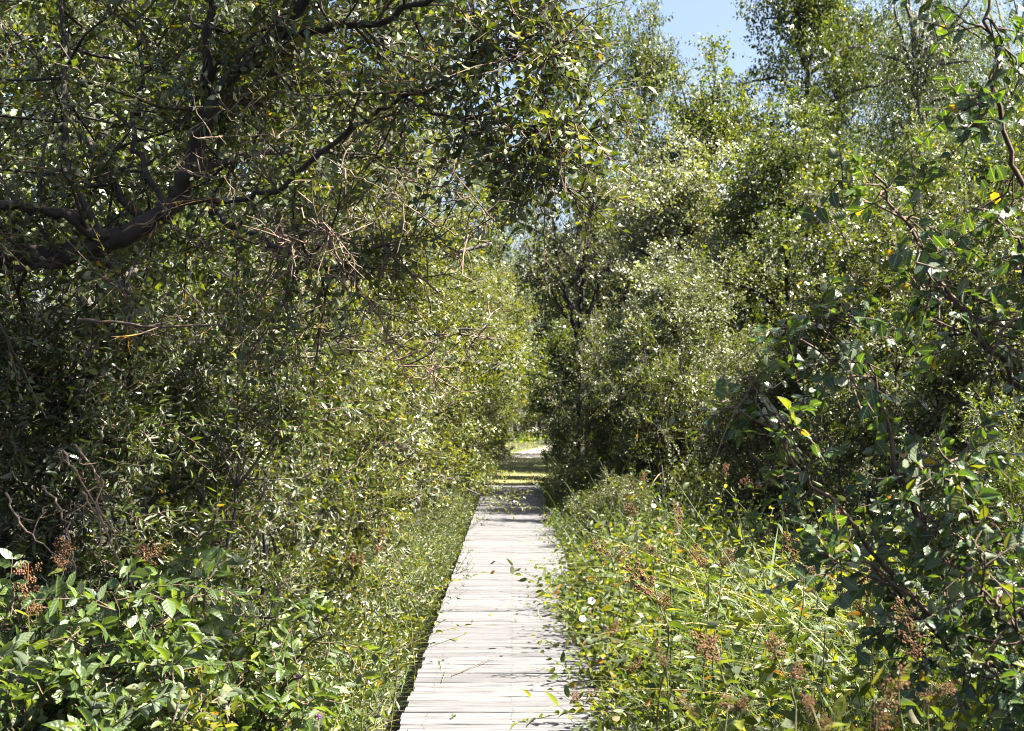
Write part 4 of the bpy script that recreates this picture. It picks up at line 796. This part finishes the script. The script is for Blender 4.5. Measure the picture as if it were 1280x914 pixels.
SEDGES = [(1.35, 7.7, 'long sedge tuft arching across the bank towards the boards'), (1.75, 8.1, 'sedge tuft bent flat in the middle of the bank'), (2.15, 7.8, 'sedge tuft beside the dark broad leaved shrub'), (1.5, 8.9, 'sedge tuft with long pale blades behind the flattened one'),
    (2.3, 9.2, 'sedge tuft under the drooping dark twigs'), (1.15, 9.3, 'sedge tuft near the board edge by the white flowers'), (2.0, 10.3, 'sedge tuft on the crest below the fine thicket'), (1.4, 11.2, 'far sedge tuft on the shoulder of the bank'),
    (2.6, 7.2, 'sedge tuft at the bottom beneath the dark shrub'), (1.9, 7.0, 'sedge tuft nearest the camera in the bank'), (1.0, 8.1, 'short sedge tuft spilling over the right board edge'), (2.8, 10.6, 'sedge tuft in front of the low glossy bush')]
for x, y, lab in SEDGES: sedge(lab, (x, y, float(ground_z(x, y)) + .1), 34, rgh.uniform(1.0, 1.35) if x > 1.2 else .72, rgh, math.pi if rgh.random() < .5 else None)
for x, y, lab in [(-.72, 8.9, 'small grass tuft at the left board edge'), (-.70, 13.2, 'grass tuft leaning on the left board edge farther along'), (.72, 15.5, 'grass tuft at the right board edge by the small leafy plants')]:
    sedge(lab, (x, y, float(ground_z(x, y))), 18, .5, rgh, name='grass_tuft')
# reed leaves in front of the thicket
rd = thing('reed', 'common reed with long pointed leaves in front of the fine thicket', 'reed', (2.0, 18.0, -.2))
g = Geo(); tube(g, smooth_path([(0, 0, 0), (-.03, 0, .9), (-.05, 0, 1.7)], 8), np.linspace(.006, .003, 8), 6); obj('stem', g.mesh('stem', M['stem']), rd)
for k in range(9):
    o = obj('blade', BL[k % 5], rd); o.location = (-.03, 0, .5 + .13 * k); o.rotation_euler = (0, .4, k * 2.6); o.scale = (.42, 1.9, .42)

# ------------------------------------------------------------------ small things on and beside the boards
def sprig(label, p0, p1, nl, leaf, key, rg, name='leafy_sprig', r=.003):
    p0, p1 = np.array(p0), np.array(p1); t = thing(name, label, 'sprig', tuple(p0)); path = smooth_path([(0, 0, 0), (p1 - p0) * .5 + (0, 0, .03), p1 - p0], 8); g = Geo(); tube(g, path, np.linspace(r, r * .5, 8), 5); obj('stem', g.mesh('stem', M['twig']), t)
    d = nrm(p1 - p0); k = np.arange(nl); P = np.array([at_t(path, .3 + .7 * v / max(1, nl - 1)) for v in k]); sd = np.cross(d, UP) * np.where(k % 2, 1, -1)[:, None]
    leaf_objects(t, P, d * .7 + sd * .8 + rg.normal(0, .15, (nl, 3)), UP + rg.normal(0, .3, (nl, 3)), np.full(nl, leaf) * rg.uniform(.8, 1.1, nl), key, rg)
sprig('dark willow sprig reaching over the boards at the bottom edge', (.62, 7.15, .12), W(648, 900, 7.25), 11, .075, 'willow', rgh)
sprig('small leafy sprig over the left board edge, nearer of two', (-.78, 8.9, .10), W(588, 778, 9.3) , 9, .06, 'willow', rgh)
sprig('bright leafy sprig over the left board edge, farther of two', (-.82, 11.2, .12), W(600, 716, 11.6), 12, .055, 'herb', rgh)
sprig('leafy sprig hanging over the right board edge by the stalk', (.85, 12.6, .2), W(672, 705, 12.4), 12, .05, 'herb', rgh)
sprig('leafy sprig across the left boards at the first shadow band', (-.9, 18.0, .25), W(608, 650, 17.6), 14, .06, 'willow', rgh)
def stick(name, label, cat, p0, p1, r, m, blades=()):
    p0, p1 = np.array(p0), np.array(p1); t = thing(name, label, cat, tuple(p0)); g = Geo(); tube(g, smooth_path([(0, 0, 0), (p1 - p0) * .5 + (0, 0, .004), p1 - p0], 6), np.linspace(r, r * .6, 6), 5); obj('stem', g.mesh('stem', M[m]), t); return t
stick('fallen_stick', 'thin dark stick lying slanted across the pale boards', 'stick', (-.37, 8.75, .006), (-.10, 9.35, .02), .004, 'twig')
stick('dry_stalk', 'short dry stalk lying lengthwise on the boards left of the stick', 'stalk', (-.42, 8.55, .006), (-.41, 8.95, .01), .0025, 'stem')
stick('standing_stalk', 'little dark stalk standing upright at the right side of the boards', 'stalk', (.46, 13.2, 0), (.455, 13.2, .16), .005, 'twig')
gs = thing('grass_sprig', 'small green grass sprig growing up between two boards', 'grass sprig', (.06, 9.72, .0))
for a, s, b in ((2.8, .19, 0), (1.9, .2, 0), (.3, .2, 2), (3.3, .13, 3)):
    o = obj('blade', BL[b], gs); o.rotation_euler = (0, .35, a); o.scale = (s, s * .7, s)
def flower(label, p, r, m, name):
    t = thing(name, label, 'flower', tuple(p)); g = Geo(); n = 20; v = []
    for f, z in ((.02, -.35), (.14, -.28), (.4, -.12), (.7, .0), (1.0, .12)):
        for k in range(n):
            a = k * 2 * math.pi / n; q = f * r * (1 + (.08 * math.cos(5 * a) if f > .5 else 0)); v.append((math.cos(a) * q, math.sin(a) * q, r * (z + (.09 * math.cos(10 * a) if f == 1 else 0))))
    g.add(v, q=[(a * n + k, a * n + (k + 1) % n, (a + 1) * n + (k + 1) % n, (a + 1) * n + k) for a in range(4) for k in range(n)]); obj('corolla', g.mesh('corolla', M[m]), t)
    g = Geo(); tube(g, [(0, 0, -.06), (0, 0, -.8 * r)], [.002, .004], 5); obj('stalk', g.mesh('stalk', M['stem']), t); t.rotation_euler = (R(rgh.uniform(35, 70)), R(rgh.uniform(-25, 15)), 0)
flower('white bindweed flower in the leaves at the right board edge, upper of two', W(737, 750, 8.45), .022, 'petal_white', 'white_flower')
flower('white bindweed flower low beside the boards, lower of two', W(726, 772, 8.3), .02, 'petal_white', 'white_flower')
flower('small white flower at the crest of the bank', W(815, 632, 9.8), .016, 'petal_white', 'white_flower')
def thistle(label, p, r):
    t = thing('purple_flower', label, 'flower', tuple(p)); g = Geo()
    for _ in range(40):
        d = nrm(rgh.standard_normal(3) + UP * .8); tube(g, [d * r * .3, d * r], [.0018, .0012], 3, 0, None, False)
    obj('flower_head', g.mesh('flower_head', M['petal_purple']), t); g = Geo(); tube(g, [(0, 0, -.3), (0, 0, 0)], [.003, .002], 5); obj('stalk', g.mesh('stalk', M['stem']), t)
thistle('small purple flower head in the lying sedge', W(1047, 850, 7.0), .016)
thistle('purple flower head at the left verge, upper of two', W(372, 845, 6.3), .014)
thistle('purple flower head at the left verge, lower of two', W(398, 893, 6.2), .014)
for x, y, k, lab in [(-.3, 7.6, 2, 'small fallen leaf near the left edge at the bottom of the boards'), (.18, 9.0, 4, 'small fallen leaf in the middle of the boards beyond the stick'), (-.15, 11.3, 1, 'small fallen leaf level with the nearer left sprig'), (.33, 10.6, 5, 'small fallen leaf by the right board edge'), (-.38, 10.1, 6, 'small fallen leaf close to the left board edge')]:
    t = thing('fallen_leaf', lab, 'leaf', (x, y, .008), 'fallen leaves on the boards', k * 1.3, .045); obj('leaf_blade', HERO['yellow'][0] if k % 2 else HERO['elliptic'][k], t)
